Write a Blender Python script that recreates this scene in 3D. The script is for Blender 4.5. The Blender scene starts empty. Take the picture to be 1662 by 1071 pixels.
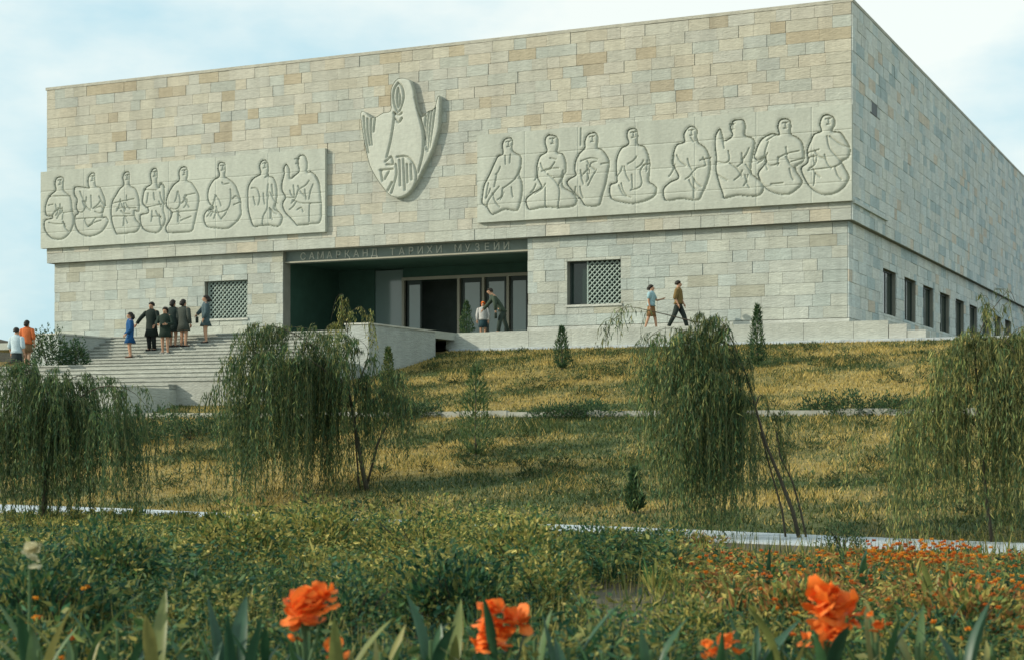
import bpy, math, random
import numpy as np
from mathutils import Vector, Matrix
random.seed(7); rng = np.random.default_rng(7)
SC = bpy.context.scene
COL = SC.collection
R = math.radians

# ---------------------------------------------------------------- camera
EYE = 1.7; F = 2662.0; CX = 831.0; HZ = 700.0          # photo focal length, centre column and horizon row
cam = bpy.data.cameras.new('camera'); camo = bpy.data.objects.new('camera', cam); COL.objects.link(camo)
camo.location = (0, 0, EYE); camo.rotation_euler = (R(90), 0, 0)
cam.sensor_width = 36; cam.lens = F / 1662 * 36; cam.shift_y = (HZ - 535.5) / 1662
cam.clip_start = 0.1; cam.clip_end = 5000
cam.dof.use_dof = True; cam.dof.focus_distance = 45; cam.dof.aperture_fstop = 3.0
SC.camera = camo
# ---------------------------------------------------------------- sky and sun
SUN_AZ = Vector((-0.985, -0.17)).normalized(); SUN_EL = R(25)
w = bpy.data.worlds.new('World'); SC.world = w; w.use_nodes = True
nt = w.node_tree; N = nt.nodes; Lk = nt.links; N.clear()
out = N.new('ShaderNodeOutputWorld'); bg = N.new('ShaderNodeBackground'); bg.inputs['Strength'].default_value = 0.15
sky = N.new('ShaderNodeTexSky'); sky.sky_type = 'NISHITA'; sky.sun_disc = False
sky.sun_elevation = SUN_EL; sky.sun_rotation = math.atan2(SUN_AZ.x, SUN_AZ.y)
sky.air_density = 1.0; sky.dust_density = 3.0; sky.ozone_density = 1.0
tc = N.new('ShaderNodeTexCoord'); mp = N.new('ShaderNodeMapping'); mp.inputs['Scale'].default_value = (1, 1, 2.2)
no = N.new('ShaderNodeTexNoise'); no.inputs['Scale'].default_value = 4.5; no.inputs['Detail'].default_value = 6; no.inputs['Roughness'].default_value = 0.55
cr = N.new('ShaderNodeValToRGB'); cr.color_ramp.elements[0].position = 0.36; cr.color_ramp.elements[1].position = 0.62
cr.color_ramp.elements[0].color = (3.1, 4.5, 4.9, 1); cr.color_ramp.elements[1].color = (5.4, 5.75, 5.4, 1)
mx = N.new('ShaderNodeMix'); mx.data_type = 'RGBA'; mx.inputs['Factor'].default_value = .86       # thin bright overcast with bluer gaps
Lk.new(tc.outputs['Generated'], mp.inputs['Vector']); Lk.new(mp.outputs[0], no.inputs['Vector']); Lk.new(no.outputs['Fac'], cr.inputs[0])
Lk.new(cr.outputs[0], mx.inputs['B']); Lk.new(sky.outputs[0], mx.inputs['A'])
Lk.new(mx.outputs['Result'], bg.inputs['Color']); Lk.new(bg.outputs[0], out.inputs['Surface'])
sun = bpy.data.lights.new('sun', 'SUN'); sun.energy = 3.0; sun.angle = R(0.6); sun.color = (1.0, 0.925, 0.76)
suno = bpy.data.objects.new('sun', sun); COL.objects.link(suno)
sd = Vector((SUN_AZ.x * math.cos(SUN_EL), SUN_AZ.y * math.cos(SUN_EL), math.sin(SUN_EL)))
suno.rotation_euler = sd.to_track_quat('Z', 'Y').to_euler(); suno.location = (-60, -40, 60)
SC.view_settings.view_transform = 'Standard'; SC.view_settings.look = 'None'
SC.view_settings.exposure = 0.33; SC.view_settings.gamma = 1.0
SC.render.engine = 'CYCLES'
try:
    SC.cycles.use_denoising = True; SC.cycles.max_bounces = 6; SC.cycles.transparent_max_bounces = 8
except Exception: pass

# ---------------------------------------------------------------- frames of reference
TH = math.atan2(-0.4198, 0.9077); XA = (math.cos(TH), math.sin(TH)); YA = (-math.sin(TH), math.cos(TH))
CO = (12.42, 60.0)                                     # near corner of the building
def l2w(x, y): return (CO[0] + x * XA[0] + y * YA[0], CO[1] + x * XA[1] + y * YA[1])
def w2l(X, Y):
    dx, dy = X - CO[0], Y - CO[1]
    return (dx * XA[0] + dy * XA[1], dx * YA[0] + dy * YA[1])
def fac(px, py, yl=0.0):
    "point (x, z) on the plane local y = yl, parallel to the front of the building"
    a = (px - CX) / F; d = (yl + CO[0] * YA[0] + CO[1] * YA[1]) / (a * YA[0] + YA[1])
    return w2l(a * d, d)[0], EYE + (HZ - py) / F * d
def col(px, d): return ((px - CX) / F * d, d)
def pw(px, py, d): return Vector(((px - CX) / F * d, d, EYE + (HZ - py) / F * d))

def sstep(t): t = np.clip(t, 0, 1); return t * t * (3 - 2 * t)
def toe(x): return 33.45 + 0.153 * np.clip(x, -30, 30)
def wav(X, Y, k, s):
    r = np.random.default_rng(s); v = 0
    for i in range(6):
        a, b, p = r.normal() * k, r.normal() * k, r.uniform(0, 6.28); v = v + np.sin(a * X + b * Y + p)
    return v / 6
def hfun(X, Y):
    "ground height at world X, Y"
    X = np.asarray(X, float); Y = np.asarray(Y, float)
    dx, dy = X - CO[0], Y - CO[1]
    x = dx * XA[0] + dy * XA[1]; e = -(dx * YA[0] + dy * YA[1])
    t1 = toe(x) - 1.3
    h = np.where(e < 3, 4.80, np.where(e < 17, 4.80 - 2.68 * (e - 3) / 14, np.where(e < 18.6, 2.10,
        np.where(e < t1, 2.10 * (1 - np.clip((e - 18.6) / np.maximum(t1 - 18.6, .1), 0, 1)) ** 1.12, 0.0))))
    h = h + 0.07 * wav(X, Y, .9, 3) * np.where((e > 3.4) & (e < t1 - 1), 1, 0) * np.where((e > 16.5) & (e < 19), 0, 1)
    h = h + 4.5 * np.exp(-(((X + 44) / 16) ** 2 + ((Y - 108) / 10) ** 2))     # bank beyond the left end
    h = h + 1.2 * sstep((-e - 20) / 60) * np.where((x > 8) | (x < -45), 1, 0)
    return h
def hz(X, Y): return float(hfun(X, Y))

# ---------------------------------------------------------------- object helpers
def tag(o, label=None, cat=None, group=None, kind=None):
    if label: o['label'] = label
    if cat: o['category'] = cat
    if group: o['group'] = group
    if kind: o['kind'] = kind
    return o
def empty(name, loc=(0, 0, 0), rz=0.0, parent=None):
    o = bpy.data.objects.new(name, None); COL.objects.link(o); o.location = loc; o.rotation_euler = (0, 0, rz)
    o.empty_display_size = 0.2
    if parent: o.parent = parent
    return o
def npmesh(name, V, faces, tint=None, smooth=False):
    "V (n,3); faces: (m,k) array or list of index lists; tint (m,3) per face"
    me = bpy.data.meshes.new(name); V = np.asarray(V, np.float32)
    if isinstance(faces, np.ndarray):
        m, k = faces.shape; tot = np.full(m, k, np.int32); flat = faces.astype(np.int32).ravel()
    else:
        m = len(faces); tot = np.array([len(f) for f in faces], np.int32); flat = np.array([i for f in faces for i in f], np.int32)
    me.vertices.add(len(V)); me.vertices.foreach_set('co', V.ravel())
    me.loops.add(len(flat)); me.loops.foreach_set('vertex_index', flat)
    me.polygons.add(m); st = np.zeros(m, np.int32); st[1:] = np.cumsum(tot)[:-1]
    me.polygons.foreach_set('loop_start', st)
    try: me.polygons.foreach_set('loop_total', tot)
    except Exception: pass
    me.update(calc_edges=True); me.validate()
    if tint is not None:
        a = me.attributes.new('tint', 'FLOAT_COLOR', 'FACE'); c = np.ones((m, 4), np.float32); c[:, :3] = tint; a.data.foreach_set('color', c.ravel())
    me.polygons.foreach_set('use_smooth', np.full(m, bool(smooth)))
    return me
def link(name, me, mat, parent=None):
    o = bpy.data.objects.new(name, me); COL.objects.link(o)
    if mat is not None and not me.materials: me.materials.append(mat)
    if parent: o.parent = parent
    return o
class MB:
    def __init__(s): s.v = []; s.f = []; s.t = []; s.cur = (1, 1, 1)
    def face(s, idx): s.f.append(idx); s.t.append(s.cur)
    def box(s, x0, x1, y0, y1, z0, z1, skip=''):
        b = len(s.v)
        s.v += [(x0, y0, z0), (x1, y0, z0), (x1, y1, z0), (x0, y1, z0), (x0, y0, z1), (x1, y0, z1), (x1, y1, z1), (x0, y1, z1)]
        for k, f in (('b', (0, 3, 2, 1)), ('t', (4, 5, 6, 7)), ('f', (0, 1, 5, 4)), ('r', (1, 2, 6, 5)), ('k', (2, 3, 7, 6)), ('l', (3, 0, 4, 7))):
            if k not in skip: s.face([b + i for i in f])
        return s
    def rings(s, rings, cap=True):
        b = len(s.v); n = len(rings[0])
        for r in rings: s.v += [tuple(p) for p in r]
        for i in range(len(rings) - 1):
            for j in range(n):
                k = (j + 1) % n; s.face([b + i * n + j, b + i * n + k, b + (i + 1) * n + k, b + (i + 1) * n + j])
        if cap:
            s.face([b + j for j in range(n)][::-1]); e = b + (len(rings) - 1) * n; s.face([e + j for j in range(n)])
        return s
    def tube(s, pts, rad, n=6, cap=True):
        pts = [Vector(p) for p in pts]; rs = []; up = None
        for i, p in enumerate(pts):
            t = (pts[min(i + 1, len(pts) - 1)] - pts[max(i - 1, 0)]).normalized()
            if up is None: up = t.orthogonal().normalized()
            up = (up - t * up.dot(t)); up = up.normalized() if up.length > 1e-5 else t.orthogonal().normalized()
            sd_ = t.cross(up); r = rad[i] if hasattr(rad, '__len__') else rad
            rs.append([p + (up * math.cos(2 * math.pi * j / n) + sd_ * math.sin(2 * math.pi * j / n)) * r for j in range(n)])
        return s.rings(rs, cap)
    def ell(s, c, r, n=10, m=6, zmin=-1):
        rs = []
        for i in range(m + 1):
            a = math.pi * i / m - math.pi / 2; zz = math.sin(a)
            if zz < zmin: zz = zmin
            q = math.sqrt(max(0.0004, 1 - zz * zz))
            rs.append([(c[0] + r[0] * q * math.cos(2 * math.pi * j / n), c[1] + r[1] * q * math.sin(2 * math.pi * j / n), c[2] + r[2] * zz) for j in range(n)])
        return s.rings(rs)
    def build(s, name, mat, parent=None, smooth=False):
        return link(name, npmesh(name, s.v, s.f, np.array(s.t, np.float32), smooth), mat, parent)

# ---------------------------------------------------------------- materials
def mat(name, color=None, rough=0.8, tint=False, noise=None, bump=None, spec=0.3, trans=0.0, streak=None):
    m = bpy.data.materials.new(name); m.use_nodes = True; n = m.node_tree.nodes; l = m.node_tree.links
    b = n['Principled BSDF']; b.inputs['Roughness'].default_value = rough; b.inputs['Specular IOR Level'].default_value = spec
    src = None
    if tint:
        a = n.new('ShaderNodeAttribute'); a.attribute_name = 'tint'; src = a.outputs['Color']
    else:
        c = n.new('ShaderNodeRGB'); c.outputs[0].default_value = (*color, 1); src = c.outputs[0]
    t = n.new('ShaderNodeTexCoord')
    for spec_ in ([noise] if noise else []) + ([streak] if streak else []):
        sc, amt = spec_[0], spec_[1]; sv = spec_[2] if len(spec_) > 2 else (1, 1, 1)
        mpn = n.new('ShaderNodeMapping'); mpn.inputs['Scale'].default_value = sv; l.new(t.outputs['Object'], mpn.inputs[0])
        q = n.new('ShaderNodeTexNoise'); q.inputs['Scale'].default_value = sc; q.inputs['Detail'].default_value = 5; q.inputs['Roughness'].default_value = .65
        l.new(mpn.outputs[0], q.inputs['Vector'])
        mr = n.new('ShaderNodeMapRange'); mr.inputs['From Min'].default_value = .25; mr.inputs['From Max'].default_value = .75
        mr.inputs['To Min'].default_value = 1 - amt; mr.inputs['To Max'].default_value = 1 + amt; l.new(q.outputs['Fac'], mr.inputs['Value'])
        mm = n.new('ShaderNodeMix'); mm.data_type = 'RGBA'; mm.blend_type = 'MULTIPLY'; mm.inputs['Factor'].default_value = 1
        l.new(src, mm.inputs['A']); l.new(mr.outputs[0], mm.inputs['B']); src = mm.outputs['Result']
    l.new(src, b.inputs['Base Color'])
    if bump:
        mpn = n.new('ShaderNodeMapping'); mpn.inputs['Scale'].default_value = bump[2] if len(bump) > 2 else (1, 1, 1); l.new(t.outputs['Object'], mpn.inputs[0])
        q = n.new('ShaderNodeTexNoise'); q.inputs['Scale'].default_value = bump[0]; q.inputs['Detail'].default_value = 6; l.new(mpn.outputs[0], q.inputs['Vector'])
        bp = n.new('ShaderNodeBump'); bp.inputs['Strength'].default_value = 1; bp.inputs['Distance'].default_value = bump[1]
        l.new(q.outputs['Fac'], bp.inputs['Height']); l.new(bp.outputs[0], b.inputs['Normal'])
    if trans:
        o_ = n['Material Output']; tr = n.new('ShaderNodeBsdfTranslucent'); l.new(src, tr.inputs['Color'])
        ms = n.new('ShaderNodeMixShader'); ms.inputs[0].default_value = trans
        l.new(b.outputs[0], ms.inputs[1]); l.new(tr.outputs[0], ms.inputs[2]); l.new(ms.outputs[0], o_.inputs['Surface'])
    return m
M_STONE = mat('stone_cladding', tint=True, rough=.85, noise=(.9, .14, (1.6, 1.6, .16)), streak=(2.6, .20, (1, 1, 7)), bump=(8, .03, (1, 1, 4)))
M_CORE = mat('mortar_core', (.24, .24, .20), .95, noise=(2, .15))
M_RELIEF = mat('carved_limestone', tint=True, rough=.9, noise=(1.0, .12, (1.4, 1.4, .3)), streak=(5, .12, (1, 1, 3)), bump=(9, .014))
M_STEP = mat('step_stone', (.37, .39, .345), .85, noise=(1.5, .16), streak=(5, .12, (.6, .6, 5)), bump=(12, .01))
M_SHADE_STONE = mat('portico_shade_stone', (.032, .078, .056), .7, noise=(1.2, .2), bump=(8, .01))  # dark teal of the portico's shade is put into the stone colour
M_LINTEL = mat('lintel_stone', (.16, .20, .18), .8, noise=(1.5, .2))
M_LETTER = mat('bronze_letters', (.42, .44, .37), .5, spec=.5)
M_METAL = mat('pale_aluminium', (.30, .29, .22), .45, spec=.5)
M_DARKMETAL = mat('dark_metal', (.035, .05, .045), .5)
M_GLASS = mat('door_glass', (.17, .23, .215), .07, spec=.7)  # pale base colour stands in for sky reflected in the panes
M_WGLASS = mat('window_glass', (.018, .035, .028), .10, spec=.5)
M_GRILLE = mat('grille_paint', (.30, .37, .33), .7)
M_GROUND = mat('dry_ground', tint=True, rough=1, noise=(.55, .3), streak=(6, .35), bump=(5, .06))
M_PATH = mat('pale_concrete', (.45, .50, .525), .9, noise=(1.2, .22), streak=(9, .2), bump=(20, .008))
M_KERB = mat('kerb_stone', (.33, .335, .29), .9, noise=(2.5, .3), bump=(12, .01))
M_TWIG = mat('green_twig', (.10, .115, .045), .8)
M_BARK = mat('bark', (.075, .065, .045), .95, noise=(6, .35, (1, 1, .3)), bump=(18, .02))
M_LEAF = mat('foliage', tint=True, rough=.6, spec=.25, trans=.28)
M_GRASS = mat('grass_blades', tint=True, rough=.8, spec=.15, trans=.22)
M_CANNA = mat('canna_leaf', tint=True, rough=.42, spec=.4, trans=.22, streak=(7, .12, (6, 1, .4)))
M_PETAL = mat('canna_petal', tint=True, rough=.55, spec=.2, trans=.3, noise=(14, .10))
M_SKIN = mat('skin', (.42, .24, .15), .6); M_HAIR = mat('dark_hair', (.02, .017, .013), .6)
_clm = {}
def cloth(c):
    if c not in _clm: _clm[c] = mat('cloth', c, .9, noise=(14, .15), bump=(30, .01))
    return _clm[c]

# ================================================================ THE SETTING: ground, paths
def axis(*seg):
    a = []
    for (s, e, d) in seg: a += list(np.arange(s, e, d))
    return np.array(a + [seg[-1][1]])
lx = axis((-900, -200, 100), (-200, -104, 14), (-104, -60, 2.5), (-60, 30, .6), (30, 100, 7), (100, 900, 100))
ly = axis((-400, -80, 40), (-80, -62, 3), (-62, 2, .5), (2, 80, 3), (80, 900, 80))
gx, gy = np.meshgrid(lx, ly, indexing='ij')
GX = CO[0] + gx * XA[0] + gy * YA[0]; GY = CO[1] + gx * XA[1] + gy * YA[1]; GZ = hfun(GX, GY)
def gridfaces(n, m):
    i, j = np.meshgrid(np.arange(n - 1), np.arange(m - 1), indexing='ij'); a = (i * m + j).ravel()
    return np.stack([a, a + m, a + m + 1, a + 1], 1)
gf = gridfaces(len(lx), len(ly))
def dryness(X, Y):
    e = -((X - CO[0]) * YA[0] + (Y - CO[1]) * YA[1])
    return np.clip(.56 - .07 * (e > 18) + .8 * wav(X, Y, .55, 11) + .95 * wav(X * .3, Y * 1.6, 1.0, 12) + .6 * wav(X, Y, 2.2, 13), 0, 1)
fx = GX.ravel()[gf].mean(1); fy = GY.ravel()[gf].mean(1); fe = -w2l(fx, fy)[1]
dr = dryness(fx, fy)[:, None]
gt = np.array([.06, .085, .03]) * (1 - dr) + np.array([.27, .21, .075]) * dr
gt = np.where((fy > 80)[:, None], np.array([.055, .05, .03]), gt)
flat = (fe > toe(w2l(fx, fy)[0]) - 1)[:, None]
gt = np.where(flat, np.array([.10, .09, .06]), gt)
g = link('ground', npmesh('ground', np.stack([GX.ravel(), GY.ravel(), GZ.ravel()], 1), gf, gt, True), M_GROUND); tag(g, kind='structure')

# pale concrete path at the foot of the slope
mb = MB(); pts = np.arange(-45, 40, 1.5)
for i in range(len(pts) - 1):
    q = []
    for x, o in ((pts[i], 1.05), (pts[i + 1], 1.05), (pts[i + 1], -1.15), (pts[i], -1.15)):
        X, Y = l2w(x, -(float(toe(x)) + o)); q.append((X, Y, .03 + .012 * math.sin(x * .5)))
    b = len(mb.v); mb.v += q + [(a, c, -.1) for a, c, _ in q]
    for f in ((0, 1, 2, 3), (4, 5, 1, 0), (7, 3, 2, 6)): mb.face([b + k for k in f])
tag(mb.build('path', M_PATH), kind='structure')
SITE = (CO[0], CO[1], 0)
# path across the middle of the slope, with its stone kerb
mid = empty('slope_path', SITE, TH); tag(mid, kind='structure')
MB().box(-36, 30, -18.28, -17.0, 1.9, 2.13).build('paving', M_KERB, mid)
kx = -36.0
while kx < 26:
    L_ = random.uniform(1.2, 1.5); z = 2.27 + random.uniform(-.03, .02); y = random.uniform(-.02, .02)
    MB().box(kx, kx + L_ - .03, -18.5 + y, -18.3 + y, 1.8, z).build('kerb_stone', M_KERB, mid); kx += L_

# ================================================================ THE MUSEUM
ZF = 5.54                       # terrace floor
ZS = 9.43; ZR = 17.48           # soffit of the upper body, roof
XL = -37.3; DP = 52.0
LY = 0.27                       # front of the lower wall, set back under the upper body
LXR = -0.2; LXL = XL + .22
mus = empty('museum_building', SITE, TH)
tag(mus, 'large windowless stone-clad museum with carved relief panels above its entrance', 'building')
xe0 = fac(460, 480, LY)[0]; xe1 = fac(857, 480, LY)[0]; ZE = 8.93
def win(px0, px1, pt, pb):
    x0 = fac(px0, 480, LY)[0]; x1 = fac(px1, 480, LY)[0]; pm = (px0 + px1) / 2
    return x0, x1, fac(pm, pb, LY)[1], fac(pm, pt, LY)[1]
W1 = win(333, 402, 456, 517); W2 = win(921, 1008, 423, 494)
def cut(x0, x1, z0, z1, holes):
    holes = [h for h in holes if h[0] < x1 and h[1] > x0 and h[2] < z1 and h[3] > z0]
    xs = sorted({x0, x1, *[h[0] for h in holes], *[h[1] for h in holes]}); zs = sorted({z0, z1, *[h[2] for h in holes], *[h[3] for h in holes]})
    xs = [x for x in xs if x0 <= x <= x1]; zs = [z for z in zs if z0 <= z <= z1]
    for a, b in zip(xs, xs[1:]):
        for c, d in zip(zs, zs[1:]):
            mx_, mz_ = (a + b) / 2, (c + d) / 2
            if not any(h[0] < mx_ < h[1] and h[2] < mz_ < h[3] for h in holes): yield a, b, c, d
upper = MB().box(XL, 0, 0, DP, ZS, ZR - .08).build('upper_wall', M_CORE, mus)
ROOF = MB(); ROOF.cur = (.42, .41, .34); ROOF.box(XL - .057, .057, -.057, DP + .057, ZR - .083, ZR + .04); ROOF.build('roof_coping', M_STONE, mus)
holesF = [(xe0, xe1, ZF - 2, ZS + .1), W1, W2]
mb = MB(); mbL = MB()
for a, b, c, d in cut(LXL, LXR, ZF - 1.2, ZS - .002, holesF): (mb if a > xe0 else mbL).box(a, b, LY, LY + .55, c, d)
lower = mb.build('lower_wall', M_CORE, mus); lowerL = mbL.build('lower_wall', M_CORE, mus)
SW = [(6.2 + 4.15 * i, 6.2 + 4.15 * i + 2.5, 6.43, 8.24) for i in range(9)]        # windows along the side
mb = MB()
for a, b, c, d in cut(LY + .552, DP, ZF - 1.2, ZS - .002, SW): mb.box(LXR - .5, LXR, a, b, c, d)
mb.box(LXL, LXL + .5, LY + .552, DP, ZF - 1.2, ZS - .002)
side = mb.build('side_wall', M_CORE, mus)
# ---- stone slabs of the cladding
BEIGE = [(.455, .44, .355), (.44, .435, .365), (.47, .45, .36), (.435, .435, .375), (.45, .42, .33), (.465, .45, .375)]
BROWN = [(.40, .35, .25), (.415, .37, .265), (.385, .345, .255)]
GREY = [(.41, .43, .375), (.40, .425, .375), (.415, .43, .37), (.395, .415, .37), (.42, .44, .385)]
COOL = [(.375, .42, .385), (.39, .43, .395), (.365, .41, .38), (.385, .42, .385)]
SIDE_FILL = [(.56, .605, .575), (.59, .625, .585), (.53, .585, .56), (.58, .60, .54), (.60, .62, .57)]  # side slabs paler than the front: missing sky fill put into the colour
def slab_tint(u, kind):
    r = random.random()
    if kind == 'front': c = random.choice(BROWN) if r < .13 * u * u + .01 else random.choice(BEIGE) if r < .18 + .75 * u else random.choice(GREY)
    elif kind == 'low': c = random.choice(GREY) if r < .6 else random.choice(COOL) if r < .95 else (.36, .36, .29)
    else: c = random.choice(SIDE_FILL) if r < .80 else (.42, .50, .495) if r < .95 else (.58, .52, .42)
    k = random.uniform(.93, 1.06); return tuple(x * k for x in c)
pieces = []   # (size seen, parent, box, tint)
JT = .010
def courses(kind, s0, s1, z0, z1, nrow, holes, par, plane):
    hh = (z1 - z0) / nrow
    for r in range(nrow):
        za, zb = z0 + r * hh, z0 + (r + 1) * hh; s = s0 - random.uniform(0, .35)
        while s < s1:
            L_ = random.choice((.55, .7, .85, 1.0, 1.25)) * random.uniform(.93, 1.07); L_ = s1 - s if s1 - s - L_ < .32 else L_; a, b = max(s, s0), min(s + L_, s1); s += L_
            if b - a < .12: continue
            tint_ = slab_tint((za - z0) / (z1 - z0), kind)
            for (p, q, c, d) in cut(a, b, za, zb, holes):
                if q - p < .05 or d - c < .05: continue
                pr = random.uniform(.030, .052); g_ = JT / 2; gv = .005
                if plane == 'f': bx = (p + gv, q - gv, par[1] - pr, par[1], c + g_, d - g_); sk = 'k'; X, Y = l2w((p + q) / 2, 0); ar = (q - p) * (d - c) / Y ** 2
                else: bx = (par[1], par[1] + pr, p + gv, q - gv, c + g_, d - g_); sk = 'l'; X, Y = l2w(0, (p + q) / 2); ar = .22 * (q - p) * (d - c) / Y ** 2
                if X / Y > .31: ar *= .01
                pieces.append((ar, lowerL if par[0] is lower and q < xe0 + .01 else par[0], bx, tint_, sk))
xp0 = fac(775, 300, -.2)[0]; xp1 = fac(528, 300, -.2)[0]; PZ0, PZ1 = 10.10, 13.62
courses('front', XL, 0, ZS, ZR - .09, 18, [(XL - 1, xp1, PZ0, PZ1), (xp0, 1, PZ0, PZ1)], (upper, 0), 'f')
VENT = (3.1, 4.2, 13.9, 14.35)
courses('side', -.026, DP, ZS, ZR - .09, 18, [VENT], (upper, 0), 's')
courses('low', LXL, LXR, ZF + .34, ZS - .01, 8, holesF, (lower, LY), 'f')
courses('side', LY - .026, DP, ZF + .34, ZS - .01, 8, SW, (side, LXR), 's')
pieces.sort(key=lambda p: -p[0])
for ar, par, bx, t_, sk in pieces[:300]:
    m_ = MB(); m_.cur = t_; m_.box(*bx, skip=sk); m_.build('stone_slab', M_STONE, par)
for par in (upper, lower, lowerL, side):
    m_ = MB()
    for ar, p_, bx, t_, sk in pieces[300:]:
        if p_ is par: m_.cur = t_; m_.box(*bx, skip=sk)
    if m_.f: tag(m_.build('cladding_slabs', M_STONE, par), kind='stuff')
m_ = MB(); m_.cur = (.45, .465, .42)
m_.box(xe1, LXR + .07, LY - .07, LY, ZF - 1.2, ZF + .32, 'k'); m_.box(LXL - .05, xe0, LY - .07, LY, ZF - 1.2, ZF + .32, 'k')
m_.box(LXR, LXR + .07, LY + .001, DP, ZF - 1.2, ZF + .32, 'l'); m_.build('plinth', M_STONE, mus)
MB().box(-.35, -.30, VENT[0], VENT[1], VENT[2], VENT[3]).box(.001, .02, VENT[0], VENT[1], VENT[2], VENT[3]).build('vent', M_DARKMETAL, mus)
# ---- windows
def grille(x0, x1, z0, z1, y, par, step=.21, wd=.028):
    m = MB(); n = int((x1 - x0 + z1 - z0) / step) + 1
    for sgn in (1, -1):
        for k in range(n):
            s = k * step
            if sgn == 1: pa = (x0 + max(0, s - (z1 - z0)), z0 + min(s, z1 - z0)); pb = (x0 + min(s, x1 - x0), z0 + max(0, s - (x1 - x0)))
            else: pa = (x1 - max(0, s - (z1 - z0)), z0 + min(s, z1 - z0)); pb = (x1 - min(s, x1 - x0), z0 + max(0, s - (x1 - x0)))
            if abs(pa[0] - pb[0]) < .03: continue
            m.tube([(pa[0], y + sgn * .012, pa[1]), (pb[0], y + sgn * .012, pb[1])], wd, 4)
    m.box(x0, x0 + .05, y - .04, y + .04, z0, z1); m.box(x1 - .05, x1, y - .04, y + .04, z0, z1)
    return m.build('grille', M_GRILLE, par)
def window(x0, x1, z0, z1, gx0):
    y = LY + .28; m = MB()
    m.box(x0, x0 + .07, y, y + .1, z0, z1); m.box(x1 - .07, x1, y, y + .1, z0, z1)
    m.box(x0 + .07, x1 - .07, y, y + .1, z1 - .07, z1); m.box(x0 + .07, x1 - .07, y, y + .1, z0, z0 + .07)
    fr = m.build('window', M_DARKMETAL, mus)
    MB().box(x0 + .07, x1 - .07, y + .04, y + .06, z0 + .07, z1 - .07).build('pane', M_WGLASS, fr)
    mm = x0 + (x1 - x0) * .35
    MB().box(mm - .03, mm + .03, y - .01, y + .038, z0 + .07, z1 - .07).build('mullion', M_METAL, fr)
    grille(gx0, x1 - .01, z0 + .01, z1 - .01, LY + .2, fr)
    m = MB(); m.cur = (.46, .47, .42); m.box(x0 - .06, x1 + .06, LY - .10, LY + .26, z0 - .09, z0 - .004); m.build('sill', M_STONE, fr)
window(*W1, W1[0] + .05); window(*W2, W2[0] + (W2[1] - W2[0]) * .34)
for a, b, c, d in SW[:8]:
    x = LXR - .14; m = MB()
    m.box(x - .08, x, a, a + .07, c, d); m.box(x - .08, x, b - .07, b, c, d); m.box(x - .08, x, a + .07, b - .07, d - .07, d); m.box(x - .08, x, a + .07, b - .07, c, c + .07)
    m.box(x - .07, x - .005, (a + b) / 2 - .03, (a + b) / 2 + .03, c + .07, d - .07)
    fr = m.build('window', M_DARKMETAL, mus)
    MB().box(x - .05, x - .03, a + .07, b - .07, c + .07, d - .07).build('pane', M_WGLASS, fr)
# ---- portico
PB = 4.9
m = MB()
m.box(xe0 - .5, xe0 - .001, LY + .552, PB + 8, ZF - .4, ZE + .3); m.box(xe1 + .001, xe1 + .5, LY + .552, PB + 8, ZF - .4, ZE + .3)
m.build('portico_wall', M_SHADE_STONE, mus)
MB().box(xe0 - .5, xe1 + .5, LY + .9, PB + 8, ZE + .05, ZE + .35).build('portico_ceiling', M_SHADE_STONE, mus)
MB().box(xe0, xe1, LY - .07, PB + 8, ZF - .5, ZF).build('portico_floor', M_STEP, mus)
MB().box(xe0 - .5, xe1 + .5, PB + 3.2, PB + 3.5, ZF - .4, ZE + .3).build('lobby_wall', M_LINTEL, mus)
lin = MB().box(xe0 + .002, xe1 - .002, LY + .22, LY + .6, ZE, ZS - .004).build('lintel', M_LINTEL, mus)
MB().box(xe0 + .004, xe1 - .004, LY + .12, LY + .219, ZE, ZE + .06).build('lintel_moulding', M_METAL, lin)
word = 'САМАРҚАНД ТАРИХИ МУЗЕЙИ'
xa = fac(492, 410, LY + .2)[0]; xb = fac(822, 400, LY + .2)[0]
cells = len(word) - 1; glyph = {}
for i, ch in enumerate(word):
    if ch == ' ': continue
    if ch in glyph:
        lo = link('letter', glyph[ch], M_LETTER, lin); lo.location = (xa + (xb - xa) * i / cells, LY + .205, ZE + .12); lo.rotation_euler = (R(90), 0, 0); continue
    cu = bpy.data.curves.new('letter', 'FONT'); cu.body = ch; cu.size = .42; cu.extrude = .015; cu.align_x = 'CENTER'; cu.resolution_u = 2
    to_ = bpy.data.objects.new('letter_source', cu); COL.objects.link(to_); bpy.context.view_layer.update()
    glyph[ch] = bpy.data.meshes.new_from_object(to_.evaluated_get(bpy.context.evaluated_depsgraph_get())); bpy.data.objects.remove(to_)
    glyph[ch].materials.clear(); lo = link('letter', glyph[ch], M_LETTER, lin)
    lo.location = (xa + (xb - xa) * i / cells, LY + .205, ZE + .12); lo.rotation_euler = (R(90), 0, 0)
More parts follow.
